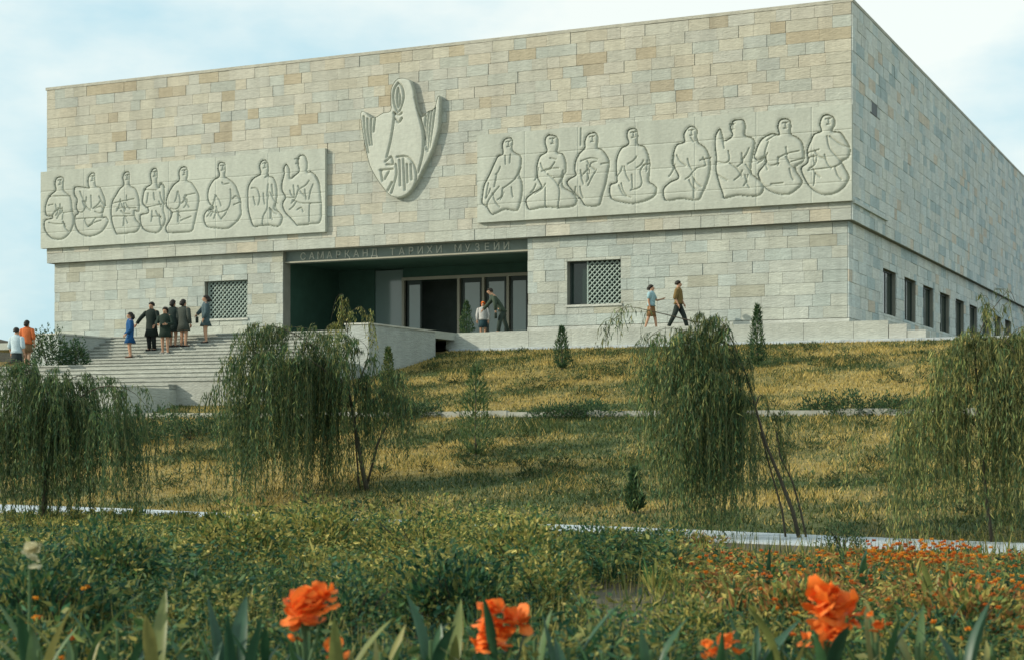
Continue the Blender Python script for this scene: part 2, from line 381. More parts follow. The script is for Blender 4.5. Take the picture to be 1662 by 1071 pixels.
# glazed entrance at the back of the portico
def gx_(px): return fac(px, 500, PB)[0]
g0, g1 = gx_(655), xe1 - .02; ZG = 8.42
m = MB(); m.box(xe0, gx_(608), PB, PB + .3, ZF, ZE + .1); m.box(g0 - .02, g1, PB, PB + .3, ZG, ZE + .1); m.build('entrance_wall', M_SHADE_STONE, mus)
MB().box(gx_(608), g0 - .08, PB + .08, PB + .12, ZF, ZE).build('side_panel', M_GLASS, mus)
for k, px in enumerate((655, 745, 785, 825)):
    x = gx_(px) - .02; MB().box(x - .06, x + .06, PB - .03, PB + .12, ZF, ZG).build('door_post', M_METAL, mus)
MB().box(g0 - .08, g1, PB - .04, PB + .1, ZG + .001, ZG + .14).build('transom', M_METAL, mus)
for (a, b) in ((661, 684), (751, 781), (790, 821), (829, 856)):
    xa_, xb_ = gx_(a), min(gx_(b), g1 - .05); m = MB()
    for q in ((xa_, xa_ + .08), (xb_ - .08, xb_)): m.box(q[0], q[1], PB + .02, PB + .08, ZF, ZG - .01)
    m.box(xa_ + .08, xb_ - .08, PB + .02, PB + .08, ZG - .2, ZG - .01); m.box(xa_ + .08, xb_ - .08, PB + .02, PB + .08, ZF, ZF + .2)
    dr_ = m.build('door', M_DARKMETAL, mus)
    MB().box(xa_ + .08, xb_ - .08, PB + .04, PB + .055, ZF + .2, ZG - .2).build('pane', M_GLASS, dr_)

# ---- carved relief panels
FIG_C = [  # zoom window 50,240 scale 6.156
 ([(285,290),(245,310),(232,370),(240,425),(180,480),(145,560),(135,620),(150,680),(200,690),(205,705),(140,720),(125,760),(135,830),(180,890),(235,918),(320,915),(385,860),(425,780),(430,700),(415,640),(410,560),(390,490),(330,430),(325,370),(330,320),(310,295)],
  [[(205,690),(240,640),(290,610),(320,650),(315,720)],[(180,750),(240,765),(340,765)],[(260,710),(285,660)],[(175,580),(220,570)],[(310,655),(420,640)],[(180,490),(390,485)]]),
 ([(620,250),(585,265),(565,310),(565,380),(575,400),(530,395),(440,390),(425,430),(430,480),(455,520),(445,600),(465,655),(440,670),(430,720),(440,790),(475,850),(540,885),(620,885),(700,850),(750,790),(775,730),(745,690),(715,690),(735,600),(745,540),(720,460),(690,400),(650,385),(640,320),(640,270)],
  [[(490,440),(510,490),(545,580),(510,650),(470,640)],[(620,610),(660,580),(690,540)],[(640,610),(700,590),(720,630),(690,660),(640,640)],[(450,715),(720,700)],[(570,790),(640,750),(700,730)],[(600,480),(605,600)]]),
 ([(965,240),(930,250),(910,300),(920,370),(880,410),(845,470),(810,530),(795,600),(795,690),(810,770),(840,850),(870,870),(960,860),(1060,840),(1090,770),(1050,720),(1035,640),(1080,640),(1085,560),(1070,470),(1040,410),(990,380),(985,320),(985,260)],
  [[(820,560),(880,545),(950,530),(1030,515)],[(860,610),(930,605),(1050,605)],[(955,480),(955,530)],[(810,690),(1020,685)],[(900,630),(930,660),(990,665)]]),
 ([(1240,205),(1205,220),(1185,280),(1195,360),(1140,400),(1115,470),(1110,560),(1160,610),(1160,650),(1090,670),(1085,720),(1100,790),(1140,830),(1200,850),(1270,850),(1320,790),(1345,720),(1325,620),(1335,520),(1335,430),(1320,380),(1290,360),(1270,400),(1260,340),(1265,260),(1255,215)],
  [[(1280,400),(1280,370),(1310,360),(1335,400)],[(1130,420),(1250,430)],[(1150,600),(1250,580),(1300,570)],[(1210,690),(1300,690)],[(1280,540),(1300,590)]]),
 ([(1530,190),(1490,205),(1470,260),(1475,320),(1420,370),(1370,450),(1345,530),(1350,590),(1400,650),(1380,720),(1340,790),(1350,840),(1380,855),(1500,850),(1607,837),(1632,769),(1666,622),(1681,525),(1675,470),(1640,400),(1600,350),(1560,330),(1570,270),(1560,210)],
  [[(1470,440),(1490,520),(1480,590),(1440,620),(1390,610)],[(1530,500),(1555,560),(1530,600)],[(1540,480),(1640,460)],[(1400,650),(1650,630)],[(1500,730),(1600,690)]])]
FIG_D = [  # zoom window 300,230 scale 6.3
 ([(370,210),(340,225),(330,280),(345,350),(290,390),(245,460),(225,540),(235,620),(280,680),(225,700),(190,750),(190,820),(225,875),(320,890),(430,895),(490,860),(550,800),(580,740),(575,690),(570,610),(545,520),(510,440),(440,380),(410,360),(415,290),(410,230)],
  [[(310,550),(350,600),(370,660)],[(465,490),(470,580),(440,690),(340,730),(240,715)],[(380,420),(400,440),(450,430)],[(485,590),(520,560),(560,590)],[(500,650),(570,620)]]),
 ([(810,185),(770,210),(755,260),(765,330),(700,370),(655,430),(635,500),(635,620),(640,700),(665,800),(700,870),(790,865),(860,860),(960,870),(1000,790),(970,730),(915,690),(935,620),(945,520),(930,430),(900,370),(850,350),(855,290),(845,220)],
  [[(680,480),(740,490),(765,580),(750,650)],[(860,520),(845,600),(840,690),(800,770),(790,860)],[(885,700),(870,790)],[(700,570),(720,650)],[(850,440),(840,560)],[(820,370),(850,345)]]),
 ([(1190,135),(1155,160),(1145,220),(1160,300),(1110,350),(1075,375),(1070,290),(1035,230),(1005,270),(1005,340),(985,420),(985,500),(1020,570),(1000,610),(990,660),(1020,730),(1080,790),(1130,850),(1160,860),(1280,850),(1380,830),(1400,700),(1390,560),(1375,430),(1345,360),(1290,310),(1250,310),(1255,230),(1230,155)],
  [[(1110,450),(1115,570),(1040,575)],[(1310,440),(1285,510),(1270,590)],[(1100,600),(1200,635),(1380,630)],[(1150,700),(1190,680),(1210,720)],[(1275,640),(1270,820)],[(1330,350),(1370,430)]])]
FIG_A = [  # zoom window 760,190 scale 5.194
 ([(340,175),(300,190),(280,240),(285,310),(245,330),(210,400),(170,490),(130,570),(115,650),(110,730),(150,760),(180,810),(215,825),(310,785),(400,795),(430,760),(455,650),(455,560),(430,490),(445,420),(445,340),(390,300),(370,270),(375,210),(360,180)],
  [[(170,560),(155,640),(150,690)],[(260,590),(210,650),(170,710),(150,760)],[(310,330),(315,400)],[(355,320),(350,390)],[(440,430),(390,530),(300,600)],[(240,490),(220,590)]]),
 ([(685,150),(650,170),(640,220),(655,290),(600,330),(575,400),(570,490),(600,560),(610,595),(540,640),(490,680),(480,720),(515,785),(640,765),(760,770),(890,755),(915,700),(880,640),(800,590),(795,510),(825,460),(820,370),(790,310),(750,300),(760,230),(745,170)],
  [[(670,485),(730,540),(770,620),(755,770)],[(650,600),(650,765)],[(620,460),(680,440),(760,435)],[(720,515),(800,510)],[(690,350),(740,360)]]),
 ([(1060,130),(1000,150),(975,210),(975,260),(930,310),(900,370),(890,450),(900,490),(850,520),(825,560),(870,620),(940,690),(985,750),(1100,750),(1130,670),(1160,570),(1175,490),(1190,400),(1175,340),(1130,280),(1090,260),(1095,190),(1085,150)],
  [[(955,500),(1010,440),(1040,390),(1080,380)],[(1010,580),(1050,500),(1080,450)],[(950,375),(1030,350),(1090,360)],[(1120,400),(1180,390)],[(950,100),(948,240)]]),
 ([(1390,95),(1345,110),(1330,160),(1345,225),(1290,260),(1255,320),(1240,400),(1245,520),(1245,550),(1195,570),(1185,620),(1195,680),(1240,710),(1330,730),(1400,735),(1500,710),(1570,670),(1590,610),(1560,570),(1525,545),(1530,460),(1530,380),(1510,300),(1480,250),(1430,230),(1430,160),(1420,110)],
  [[(1380,490),(1385,600)],[(1480,410),(1450,460),(1465,550),(1440,600),(1370,620)],[(1470,410),(1530,395)],[(1270,580),(1310,660),(1370,680)]])]
FIG_B = [  # zoom window 1050,170 scale 4.617
 ([(335,160),(295,180),(270,230),(275,280),(220,300),(195,360),(185,440),(215,500),(230,550),(170,580),(120,630),(120,690),(150,725),(260,710),(380,720),(420,660),(455,580),(475,490),(470,400),(440,330),(390,290),(375,250),(375,190)],
  [[(420,400),(440,460),(370,480),(320,540),(290,560)],[(350,560),(350,700)],[(400,420),(480,400)],[(330,250),(350,280)]]),
 ([(690,110),(640,125),(620,180),(635,230),(580,270),(565,230),(545,180),(510,230),(505,310),(515,400),(510,480),(530,570),(560,660),(580,705),(680,685),(820,690),(870,650),(865,590),(820,550),(780,510),(785,430),(790,400),(810,290),(785,250),(735,230),(740,170),(725,120)],
  [[(610,350),(620,410),(590,440),(530,430)],[(620,440),(680,490),(710,540)],[(530,530),(600,570)],[(570,280),(580,330)],[(740,450),(780,510)]]),
 ([(1030,105),(990,120),(975,170),(985,225),(940,215),(880,240),(840,280),(810,350),(800,400),(840,420),(880,400),(880,440),(830,510),(840,560),(880,620),(940,660),(1040,680),(1110,650),(1165,580),(1110,480),(1170,430),(1180,370),(1165,290),(1130,250),(1080,220),(1080,160),(1070,120)],
  [[(910,280),(885,360),(890,420),(930,460),(990,440)],[(990,400),(1050,370),(1140,350)],[(930,600),(1020,590)],[(1080,430),(1160,410)],[(900,270),(960,230)]]),
 ([(1355,75),(1310,90),(1290,150),(1300,200),(1250,220),(1215,290),(1195,350),(1200,430),(1150,480),(1190,580),(1240,640),(1330,680),(1440,655),(1515,560),(1480,470),(1460,430),(1510,400),(1525,340),(1500,280),(1450,210),(1390,200),(1410,150),(1400,100)],
  [[(1350,240),(1370,330),(1440,410),(1460,430)],[(1200,365),(1290,340)],[(1210,400),(1270,390),(1260,450),(1220,480)],[(1210,495),(1400,470),(1450,440)],[(1370,240),(1450,300),(1510,320)]])]
def zl(pts, ox, oy, s, yl=-.22): return np.array([fac(ox + x / s, oy + y / s, yl) for x, y in pts])
def smooth_loop(P, closed=True, k=4):
    n = len(P); o = []
    for i in range(n if closed else n - 1):
        g_ = (lambda j: P[j % n]) if closed else (lambda j: P[min(max(j, 0), n - 1)])
        a, b, c, d = g_(i - 1), g_(i), g_(i + 1), g_(i + 2)
        for t in np.arange(k) / k: o.append(.5 * (2 * b + (c - a) * t + (2 * a - 5 * b + 4 * c - d) * t ** 2 + (3 * b - a - 3 * c + d) * t ** 3))
    if not closed: o.append(P[-1])
    return np.array(o)
def inside(px, pz, P):
    r = np.zeros(px.shape, bool); n = len(P)
    for i in range(n):
        (x0, z0), (x1, z1) = P[i], P[(i + 1) % n]
        c = (z0 > pz) != (z1 > pz)
        if z0 != z1: r ^= c & (px < (x1 - x0) * (pz - z0) / (z1 - z0) + x0)
    return r
def dist(px, pz, P, closed):
    d = np.full(px.shape, 9.0); n = len(P)
    for i in range(n if closed else n - 1):
        a, b = P[i], P[(i + 1) % n]; ab = b - a; L2 = max(ab @ ab, 1e-9)
        t = np.clip(((px - a[0]) * ab[0] + (pz - a[1]) * ab[1]) / L2, 0, 1)
        d = np.minimum(d, np.hypot(px - a[0] - t * ab[0], pz - a[1] - t * ab[1]))
    return d
def carve(H, GXX, GZZ, figs, depth=.105):
    for P, dets in figs:
        bb = (GXX > P[:, 0].min() - .4) & (GXX < P[:, 0].max() + .4) & (GZZ > P[:, 1].min() - .4) & (GZZ < P[:, 1].max() + .4)
        x, z = GXX[bb], GZZ[bb]; ins = inside(x, z, P); d = dist(x, z, P, True); h = H[bb]
        hi = -depth * np.exp(-(d / .055) ** 1.3) - .012 + .016 * (1 - np.exp(-d / .2))
        h = np.where(ins, hi, np.minimum(h, -.02 * np.exp(-(d / .05) ** 2) + h))
        for D in dets:
            dd = dist(x, z, D, False); h = h - .055 * np.exp(-(dd / .03) ** 2)
        H[bb] = h
def face_marks(P):
    top = P[P[:, 1].argmax()]; z = top[1]; m = P[(P[:, 1] > z - .42)]; cx = (m[:, 0].min() + m[:, 0].max()) / 2 + .02
    return [np.array([(cx + .03, z - .17), (cx + .05, z - .30)]), np.array([(cx - .07, z - .17), (cx + .12, z - .16)]), np.array([(cx - .02, z - .37), (cx + .08, z - .37)])]
def cells_to(name, mask, XX, ZZ, YYf, parent, tint_):
    n, m = XX.shape; i, j = np.nonzero(mask)
    q = np.stack([i * m + j, (i + 1) * m + j, (i + 1) * m + j + 1, i * m + j + 1], 1)
    u, inv = np.unique(q, return_inverse=True)
    V = np.stack([XX.ravel()[u], YYf.ravel()[u], ZZ.ravel()[u]], 1)
    me = npmesh(name, V, inv.reshape(-1, 4), np.tile(np.array(tint_), (len(q), 1)), False)
    return link(name, me, M_RELIEF, parent)
def islands(mask):
    todo = set(zip(*np.nonzero(mask))); out_ = []
    while todo:
        a = todo.pop(); q = [a]; comp = [a]
        while q:
            i, j = q.pop()
            for b in ((i + 1, j), (i - 1, j), (i, j + 1), (i, j - 1)):
                if b in todo: todo.discard(b); q.append(b); comp.append(b)
        m = np.zeros_like(mask); ii, jj = zip(*comp); m[list(ii), list(jj)] = True; out_.append((len(comp), m))
    out_.sort(key=lambda t: -t[0])
    return [m for n_, m in out_ if n_ > 3]
def relief_panel(name, x0, x1, figs, joints_x, back):
    res = .026; nx = int((x1 - x0) / res); nz = int((PZ1 - PZ0) / res)
    xs = np.linspace(x0, x1, nx + 1); zs = np.linspace(PZ0, PZ1, nz + 1); XX, ZZ = np.meshgrid(xs, zs, indexing='ij'); H = np.zeros_like(XX)
    carve(H, XX, ZZ, figs)
    jz = [PZ0 + (PZ1 - PZ0) * k for k in (.20, .47, .74)]
    for k in jz: H -= .018 * np.exp(-((ZZ - k) / .022) ** 2)
    for k in joints_x: H -= .014 * np.exp(-((XX - k) / .022) ** 2)
    Y = -.22 - H
    cxx = (XX[:-1, :-1] + XX[1:, 1:]) / 2; czz = (ZZ[:-1, :-1] + ZZ[1:, 1:]) / 2; lab = np.full(cxx.shape, -1)
    for k, (P, _) in enumerate(figs): lab[inside(cxx, czz, P)] = k
    rim = MB(); rim.cur = (.44, .455, .39); rim.box(x0, x1, -.06, -.001, PZ0, PZ1)
    for q in ([(x0, PZ0), (x1, PZ0)], [(x1, PZ0), (x1, PZ1)], [(x1, PZ1), (x0, PZ1)], [(x0, PZ1), (x0, PZ0)]):
        b = len(rim.v); (a, c), (d, e) = q; rim.v += [(a, -.22, c), (d, -.22, e), (d, -.06, e), (a, -.06, c)]; rim.face([b, b + 1, b + 2, b + 3])
    pan = rim.build(name, M_RELIEF, mus)
    for k in range(len(figs)): cells_to('relief_figure', lab == k, XX, ZZ, Y, pan, (.425, .45, .39))
    bx = [x0] + list(joints_x) + [x1]; bz = [PZ0] + jz + [PZ1]
    for a, b in zip(bx, bx[1:]):
        for c, d in zip(bz, bz[1:]):
            mk = (lab < 0) & (cxx > a) & (cxx <= b) & (czz > c) & (czz <= d)
            for mk in islands(mk):
                k = random.uniform(.94, 1.05); cells_to('relief_slab', mk, XX, ZZ, Y, pan, (.425 * k, .45 * k, .39 * k))
    return pan
def folds(P, k):
    r = random.Random(k); x0_, x1_ = P[:, 0].min(), P[:, 0].max(); z0_, z1_ = P[:, 1].min(), P[:, 1].max(); w_, h_ = x1_ - x0_, z1_ - z0_; o = []
    for j in range(6):                       # robe folds over the lap and chest
        xa_ = x0_ + w_ * r.uniform(.2, .8); za_ = z0_ + h_ * r.choice((.28, .34, .5, .56, .62)); dx_ = w_ * r.uniform(-.22, .22); dz_ = -h_ * r.uniform(.08, .2)
        o.append(smooth_loop(np.array([(xa_, za_), (xa_ + dx_ * .4, za_ + dz_ * .6), (xa_ + dx_, za_ + dz_)]), False, 4))
    return o
def mkfigs(raw, ox, oy, s):
    o = []
    for P, D in raw:
        p = smooth_loop(zl(P, ox, oy, s)); o.append((p, [smooth_loop(zl(d, ox, oy, s), False, 3) for d in D] + face_marks(p) + folds(p, int(abs(p[0, 0]) * 100))))
    return o
figL = mkfigs(FIG_C, 50, 240, 6.156) + mkfigs(FIG_D, 300, 230, 6.3)
figR = mkfigs(FIG_A, 760, 190, 5.194) + mkfigs(FIG_B, 1050, 170, 4.617)
pl = relief_panel('relief_panel', XL - .2, xp1, figL, [XL + 2.3, XL + 4.6, XL + 7.0, XL + 9.5, XL + 12.2], 0)
pr_ = relief_panel('relief_panel', xp0, .06, figR, [xp0 + 2.1, xp0 + 4.4, xp0 + 6.8, xp0 + 9.2, xp0 + 11.6, xp0 + 13.7], 0)
mb = MB(); mb.cur = (.52, .56, .525); mb.box(.001, .13, .0, 5.8, PZ0 - .06, PZ0 + .06, 'l'); mb.build('panel_ledge', M_RELIEF, pr_)
# ---- emblem between the panels
EZ = (540, 100, 4.119)
EO = [(430,115),(500,118),(525,150),(545,230),(562,310),(592,372),(630,335),(675,312),(697,240),(714,244),(710,400),(692,500),(652,620),(602,720),(560,800),(505,880),(450,910),(400,906),(362,880),(300,800),(245,700),(215,580),(195,470),(183,345),(215,338),(250,372),(285,372),(330,345),(382,330),(384,250),(388,180)]
eo = smooth_loop(zl(EO, *EZ, -.3), True, 3)
EL = [[(435,145),(408,190),(405,270),(435,340),(462,290),(474,230),(462,170),(435,145)],[(436,180),(428,250),(437,310),(450,250),(436,180)],[(410,345),(405,420),(385,540),(360,640)],[(350,672),(390,640),(400,690),(360,690)],[(405,345),(440,360),(460,345)],[(415,385),(440,410),(462,380)],
 [(430,640),(500,640),(545,700),(556,780),(540,850)],[(545,240),(585,400),(604,500),(600,620),(568,745)],[(560,310),(598,430),(612,520)],
 [(620,365),(612,470),(612,560)],[(640,340),(628,450),(622,590)],[(660,320),(646,450),(632,600)],[(682,312),(664,450),(645,580)],
 [(205,370),(212,480),(235,610)],[(230,385),(232,480),(245,560)],[(255,385),(252,480),(260,560)],[(280,385),(272,470)],
 [(320,735),(330,800)],[(375,735),(345,790)],[(420,690),(425,760),(390,880)],[(445,660),(450,830)],[(470,650),(480,860)],[(495,690),(498,810)],[(520,690),(525,790)],[(395,810),(365,865)],[(315,728),(400,722)]]
el = [smooth_loop(zl(l_, *EZ, -.3), False, 3) for l_ in EL]
x0, x1 = eo[:, 0].min() - .05, eo[:, 0].max() + .05; z0, z1 = eo[:, 1].min() - .05, eo[:, 1].max() + .05
xs = np.arange(x0, x1, .027); zs = np.arange(z0, z1, .027); XX, ZZ = np.meshgrid(xs, zs, indexing='ij')
dE = dist(XX, ZZ, eo, True); H = .03 * (1 - np.exp(-dE / .3)) - .05 * np.exp(-(dE / .03) ** 2)
for l_ in el: H -= .10 * np.exp(-(dist(XX, ZZ, l_, False) / .042) ** 2)
cxx = (XX[:-1, :-1] + XX[1:, 1:]) / 2; czz = (ZZ[:-1, :-1] + ZZ[1:, 1:]) / 2
emb = cells_to('emblem_relief', inside(cxx, czz, eo), XX, ZZ, -.27 - H, mus, (.47, .49, .425))
mb = MB(); mb.cur = (.43, .445, .38); n = len(eo); mb.v = [(x, -.26, z) for x, z in eo] + [(x, -.002, z) for x, z in eo]
for i in range(n): mb.face([i, (i + 1) % n, n + (i + 1) % n, n + i])
mb.build('emblem_edge', M_RELIEF, emb)

# ================================================================ TERRACE AND STAIRS
ter = empty('terrace', SITE, TH); tag(ter, kind='structure')
XC1, XC0 = -14.85, -15.8           # right cheek wall
XI = -28.65                        # inner face of the left cheek wall
def slabbox(name, x0, x1, y0, y1, z0, z1, par, m=M_STEP): return MB().box(x0, x1, y0, y1, z0, z1).build(name, m, par)
slabbox('terrace_floor', -15.20, 1.90, -2.55, LY - .075, ZF - .3, ZF - .006, ter)
slabbox('terrace_floor', -37.6, -14.86, -4.398, LY - .075, ZF - .3, ZF - .012, ter)
x = -15.25
while x < 1.9:
    L_ = min(random.uniform(1.5, 1.9), 1.92 - x)
    if L_ < .2: break
    m = MB(); k = random.uniform(.94, 1.06); m.cur = (.41 * k, .43 * k, .38 * k); z = ZF + (0 if x > -14.2 else -.10)
    m.box(x + .006, x + L_ - .006, -2.75, -2.552, ZF - .66, z); m.build('edge_slab', M_STONE, ter); x += L_
m = MB(); m.cur = (.36, .37, .33); m.box(-15.2, 1.88, -2.5, -2.0, ZF - 1.4, ZF - .302); m.build('retaining_wall', M_STONE, ter)
m = MB(); m.cur = (.45, .46, .41); m.box(1.94, 2.55, -2.75, -2.0, ZF - 1.2, 5.40); m.build('end_block', M_STONE, ter)
m = MB(); m.cur = (.44, .45, .40); m.box(2.57, 3.2, -2.75, -2.0, ZF - 1.2, 5.18); m.build('end_block', M_STONE, ter)
x = -15.0
while x < 34:
    L_ = random.uniform(1.6, 2.0); MB().box(x + .006, x + L_ - .006, -3.0, -2.3 if x > 3.2 else -2.76, 4.72, 4.90).build('ledge_slab', M_PATH, ter); x += L_

st = empty('entrance_staircase', (*l2w(-22, -9), 0), TH)
tag(st, 'broad pale stone staircase with low side walls climbing to the entrance', 'staircase')
st_off = w2l(*l2w(-22, -9))
def sb(name, x0, x1, y0, y1, z0, z1, m=M_STEP, tint_=None):
    q = MB()
    if name == 'step':
        k = random.uniform(.82, 1.05); q.cur = (.385 * k, .40 * k, .355 * k); x0 += 22; x1 += 22; y0 += 9; y1 += 9
        q.box(x0, x1, y0, y1, z0, z1 - .05); q.box(x0 - .01, x1 + .01, y0 - .045, y1, z1 - .048, z1); return q.build(name, M_STONE, st)
    
    if tint_: q.cur = tint_
    return q.box(x0 + 22, x1 + 22, y0 + 9, y1 + 9, z0, z1).build(name, m, st)
TS = (.37, .40, .375)
sb('side_wall', XC0, XC1, -9.45, -4.402, 3.2, 5.46, M_STONE, TS); sb('wall_cap', XC0 - .04, XC1 + .04, -9.49, -4.40, 5.463, 5.52, M_STONE, (.50, .50, .44))
sb('side_wall', XI - 1.5, XI, -9.45, -4.402, 3.2, 5.44, M_STONE, TS); sb('wall_cap', XI - 1.54, XI + .04, -9.49, -4.40, 5.443, 5.50, M_STONE, (.50, .50, .44))
ZL = 4.10
for i in range(10):
    sb('step', XI + .004, XC0 - .004, -9.4 + .35 * i + random.uniform(-.006, .006), -4.41, ZL + .144 * i - (.3 if i else 0), ZL + .144 * (i + 1) - .014)
sb('landing', -36, -15.3, -12.6, -4.45, 2.6, ZL - .004)
for i in range(6):
    sb('step', -36, -15.9 if i else -19.3, -15.0 + .4 * i + random.uniform(-.008, .008), -12.604, 2.2 if i else 3.1, 3.13 + .16 * (i + 1) - .012)
sb('platform', -36, -19.3, -17.5, -12.72, 1.95, 3.13, M_STONE, (.42, .44, .39))
sb('platform_edge', -36, -19.24, -17.58, -17.0, 3.132, 3.19, M_STONE, (.50, .51, .46))

# ================================================================ PEOPLE
def person(label, loc, rz, H, outfit, arms=None, stride=0.0, lean=0.0, headturn=0.0, bag=None, cat='person', held=None):
    "facing local -Y; arms: ((elbow),(wrist)) offsets from each shoulder in units of H"
    root = empty('person', loc, rz); tag(root, label, cat); root.scale = (1.16, 1.16, 1.03)
    h = H; ln = lambda zf: -lean * max(0, zf - .5) * h
    def pt(x, y, zf): return Vector((x * h, y * h + ln(zf), zf * h))
    arms = arms or [((-.035, .01, -.17), (-.03, -.03, -.32)), ((.035, .01, -.17), (.03, -.03, -.32))]
    V = [pt(0, 0, .53), pt(0, 0, .62), pt(0, -.005, .74), pt(0, 0, .81), pt(0, 0, .855), pt(0, -.012, .90), pt(0, -.010, .955)]
    E = [(0, 1), (1, 2), (2, 3), (3, 4), (4, 5), (5, 6)]; RD = [(.085, .062), (.075, .055), (.088, .06), (.06, .045), (.031, .031), (.045, .052), (.042, .05)]
    hands = []
    for sgn, (el_, wr) in zip((-1, 1), arms):
        s = pt(sgn * .105, 0, .80); e = s + Vector(el_) * h; w_ = s + Vector(wr) * h; b = len(V)
        V += [s, e, w_]; E += [(3, b), (b, b + 1), (b + 1, b + 2)]; RD += [(.034, .034), (.025, .025), (.017, .017)]; hands.append((s, e, w_))
    legs = []
    for sgn in (-1, 1):
        f = stride * sgn
        hp = pt(sgn * .048, 0, .48); kn = Vector((sgn * .05 * h, (-f * .5 - .012) * h, .275 * h)); an = Vector((sgn * .05 * h, -f * h + .01 * h, .045 * h)); to = an + Vector((sgn * .012 * h, -.085 * h, -.028 * h)); b = len(V)
        V += [hp, kn, an, to]; E += [(0, b), (b, b + 1), (b + 1, b + 2), (b + 2, b + 3)]; RD += [(.055, .055), (.034, .034), (.021, .021), (.018, .016)]; legs.append((hp, kn, an, to))
    nose = V[5] + Vector((0, -.055 * h, 0)); V.append(nose); E.append((5, len(V) - 1)); RD.append((.010, .010))
    me = bpy.data.meshes.new('body'); me.from_pydata(V, E, []); o = link('body', me, M_SKIN, root)
    md = o.modifiers.new('Skin', 'SKIN'); sv = me.skin_vertices[0].data
    for i, r in enumerate(RD): sv[i].radius = (r[0] * h, r[1] * h); sv[i].use_root = (i == 0)
    sb_ = o.modifiers.new('Sub', 'SUBSURF'); sb_.levels = 1; sb_.render_levels = 1
    def ring(c, rx, ry, n=12): return [(c[0] + rx * math.cos(6.2832 * j / n), c[1] + ry * math.sin(6.2832 * j / n), c[2]) for j in range(n)]
    def loft(name, prof, mt):
        m = MB(); rs = []
        for zf, rx, ry in prof: rs.append(ring((0, ln(zf) , zf * h), rx * h, ry * h))
        m.rings(rs); return m
    top = outfit.get('top'); hem = outfit.get('hem', .50); flare = outfit.get('flare', .10) * 1.15
    m = loft('top', [(hem, flare, flare * .78), ((hem + .60) / 2, (flare + .09) / 2, .068), (.62, .10, .076), (.72, .116, .078), (.785, .124, .070), (.825, .098, .056), (.848, .046, .042), (.862, .036, .036)], None)
    for (s, e, w_) in hands:
        ws = e.lerp(w_, outfit.get('sleeve', .92)) if outfit.get('sleeve', .92) > 0 else s.lerp(e, .75)
        hd_ = [s + Vector((0, 0, .022 * h)), s + Vector((0, 0, .012 * h)), s + Vector((0, 0, -.012 * h))]; ptsl = hd_ + ([e, ws] if outfit.get('sleeve', .92) > 0 else [ws])
        m.tube(ptsl, [.012 * h, .034 * h, .046 * h, .04 * h, .032 * h][:len(ptsl)], 8)
    m.build(outfit.get('topname', 'coat'), cloth(top), root, True)
    if 'trousers' in outfit:
        m = loft('t', [(.44, .085, .062), (.50, .094, .070), (.57, .088, .066)], None)
        for (hp, kn, an, to) in legs: m.tube([hp, kn, an + Vector((0, 0, .01 * h))], [.062 * h, .045 * h, .036 * h], 8)
        m.build('trousers', cloth(outfit['trousers']), root, True)
    if 'skirt' in outfit:
        sh = outfit.get('skirthem', .30)
        loft('s', [(sh, .115, .095), (.42, .10, .08), (.56, .085, .066), (.60, .082, .062)], None).build('skirt', cloth(outfit['skirt']), root, True)
    for (hp, kn, an, to) in legs:
        m = MB(); m.tube([an + Vector((0, .02 * h, -.028 * h)), an + Vector((0, -.02 * h, -.02 * h)), to + Vector((0, -.012 * h, 0))], [.022 * h, .026 * h, .016 * h], 8); m.build('shoe', cloth(outfit.get('shoe', (.02, .02, .02))), root, True)
    # hair: cap over the crown and the back of the head
    m = MB(); c = Vector((0, ln(.93) + .008 * h, .935 * h)); rs = []; ln_h = outfit.get('hairlen', 0)
    for i in range(8):
        a = math.pi / 2 - i * (math.pi * .62) / 7; rs.append([])
        for j in range(14):
            q = 6.2832 * j / 14; x_, y_, z_ = math.cos(a) * math.cos(q) * .054, math.cos(a) * math.sin(q) * .062, math.sin(a) * .066
            if math.sin(q) < -.25 and z_ < .022: z_ = .022; y_ = max(y_, -.055)
            rs[-1].append(c + Vector((x_, y_, z_)) * h)
    m.rings(rs)
    if ln_h: m.tube([c + Vector((0, .03 * h, 0)), c + Vector((0, .045 * h, -.06 * h)), c + Vector((0, .04 * h, -ln_h * h))], [.05 * h, .045 * h, .02 * h], 8)
    m.build('hair', outfit.get('hair_m', M_HAIR), root, True)
    for (s, e, w_), sg in zip(hands, (-1, 1)):
        d = (w_ - e).normalized(); sx = d.cross(Vector((0, 1, .2))).normalized(); up = sx.cross(d); m = MB()
        m.tube([w_ - d * .004 * h, w_ + d * .022 * h, w_ + d * .046 * h], [.013 * h, .019 * h, .017 * h], 8)
        for k in range(4):
            b = w_ + d * .044 * h + sx * (k - 1.5) * .009 * h; L_ = (.036, .044, .041, .032)[k] * h
            m.tube([b, b + d * L_ * .55 + up * .004 * h, b + d * L_ * .95 + up * .014 * h], [.0055 * h, .005 * h, .004 * h], 5)
        b = w_ + d * .012 * h - sx * .015 * h; m.tube([b, b - sx * .014 * h + d * .018 * h, b - sx * .016 * h + d * .036 * h + up * .008 * h], [.007 * h, .006 * h, .0045 * h], 5)
        m.build('hand', M_SKIN, root, True)
    if bag:
        side_, c_ = bag; w_ = hands[side_][2]; z = w_.z - .11 * h
        bo = MB(); bo.rings([[(w_.x + sx_ * a * h, w_.y + b_ * h, z + zz * h) for sx_, b_ in ((-1, -.022), (1, -.022), (1, .022), (-1, .022))] for zz, a in ((-.06, .075), (-.03, .085), (.03, .08), (.055, .06))])
        bo.tube([(w_.x - .045 * h, w_.y, z + .05 * h), (w_.x - .03 * h, w_.y, z + .11 * h), (w_.x + .03 * h, w_.y, z + .11 * h), (w_.x + .045 * h, w_.y, z + .05 * h)], .006 * h, 5)
        wc = root.matrix_basis
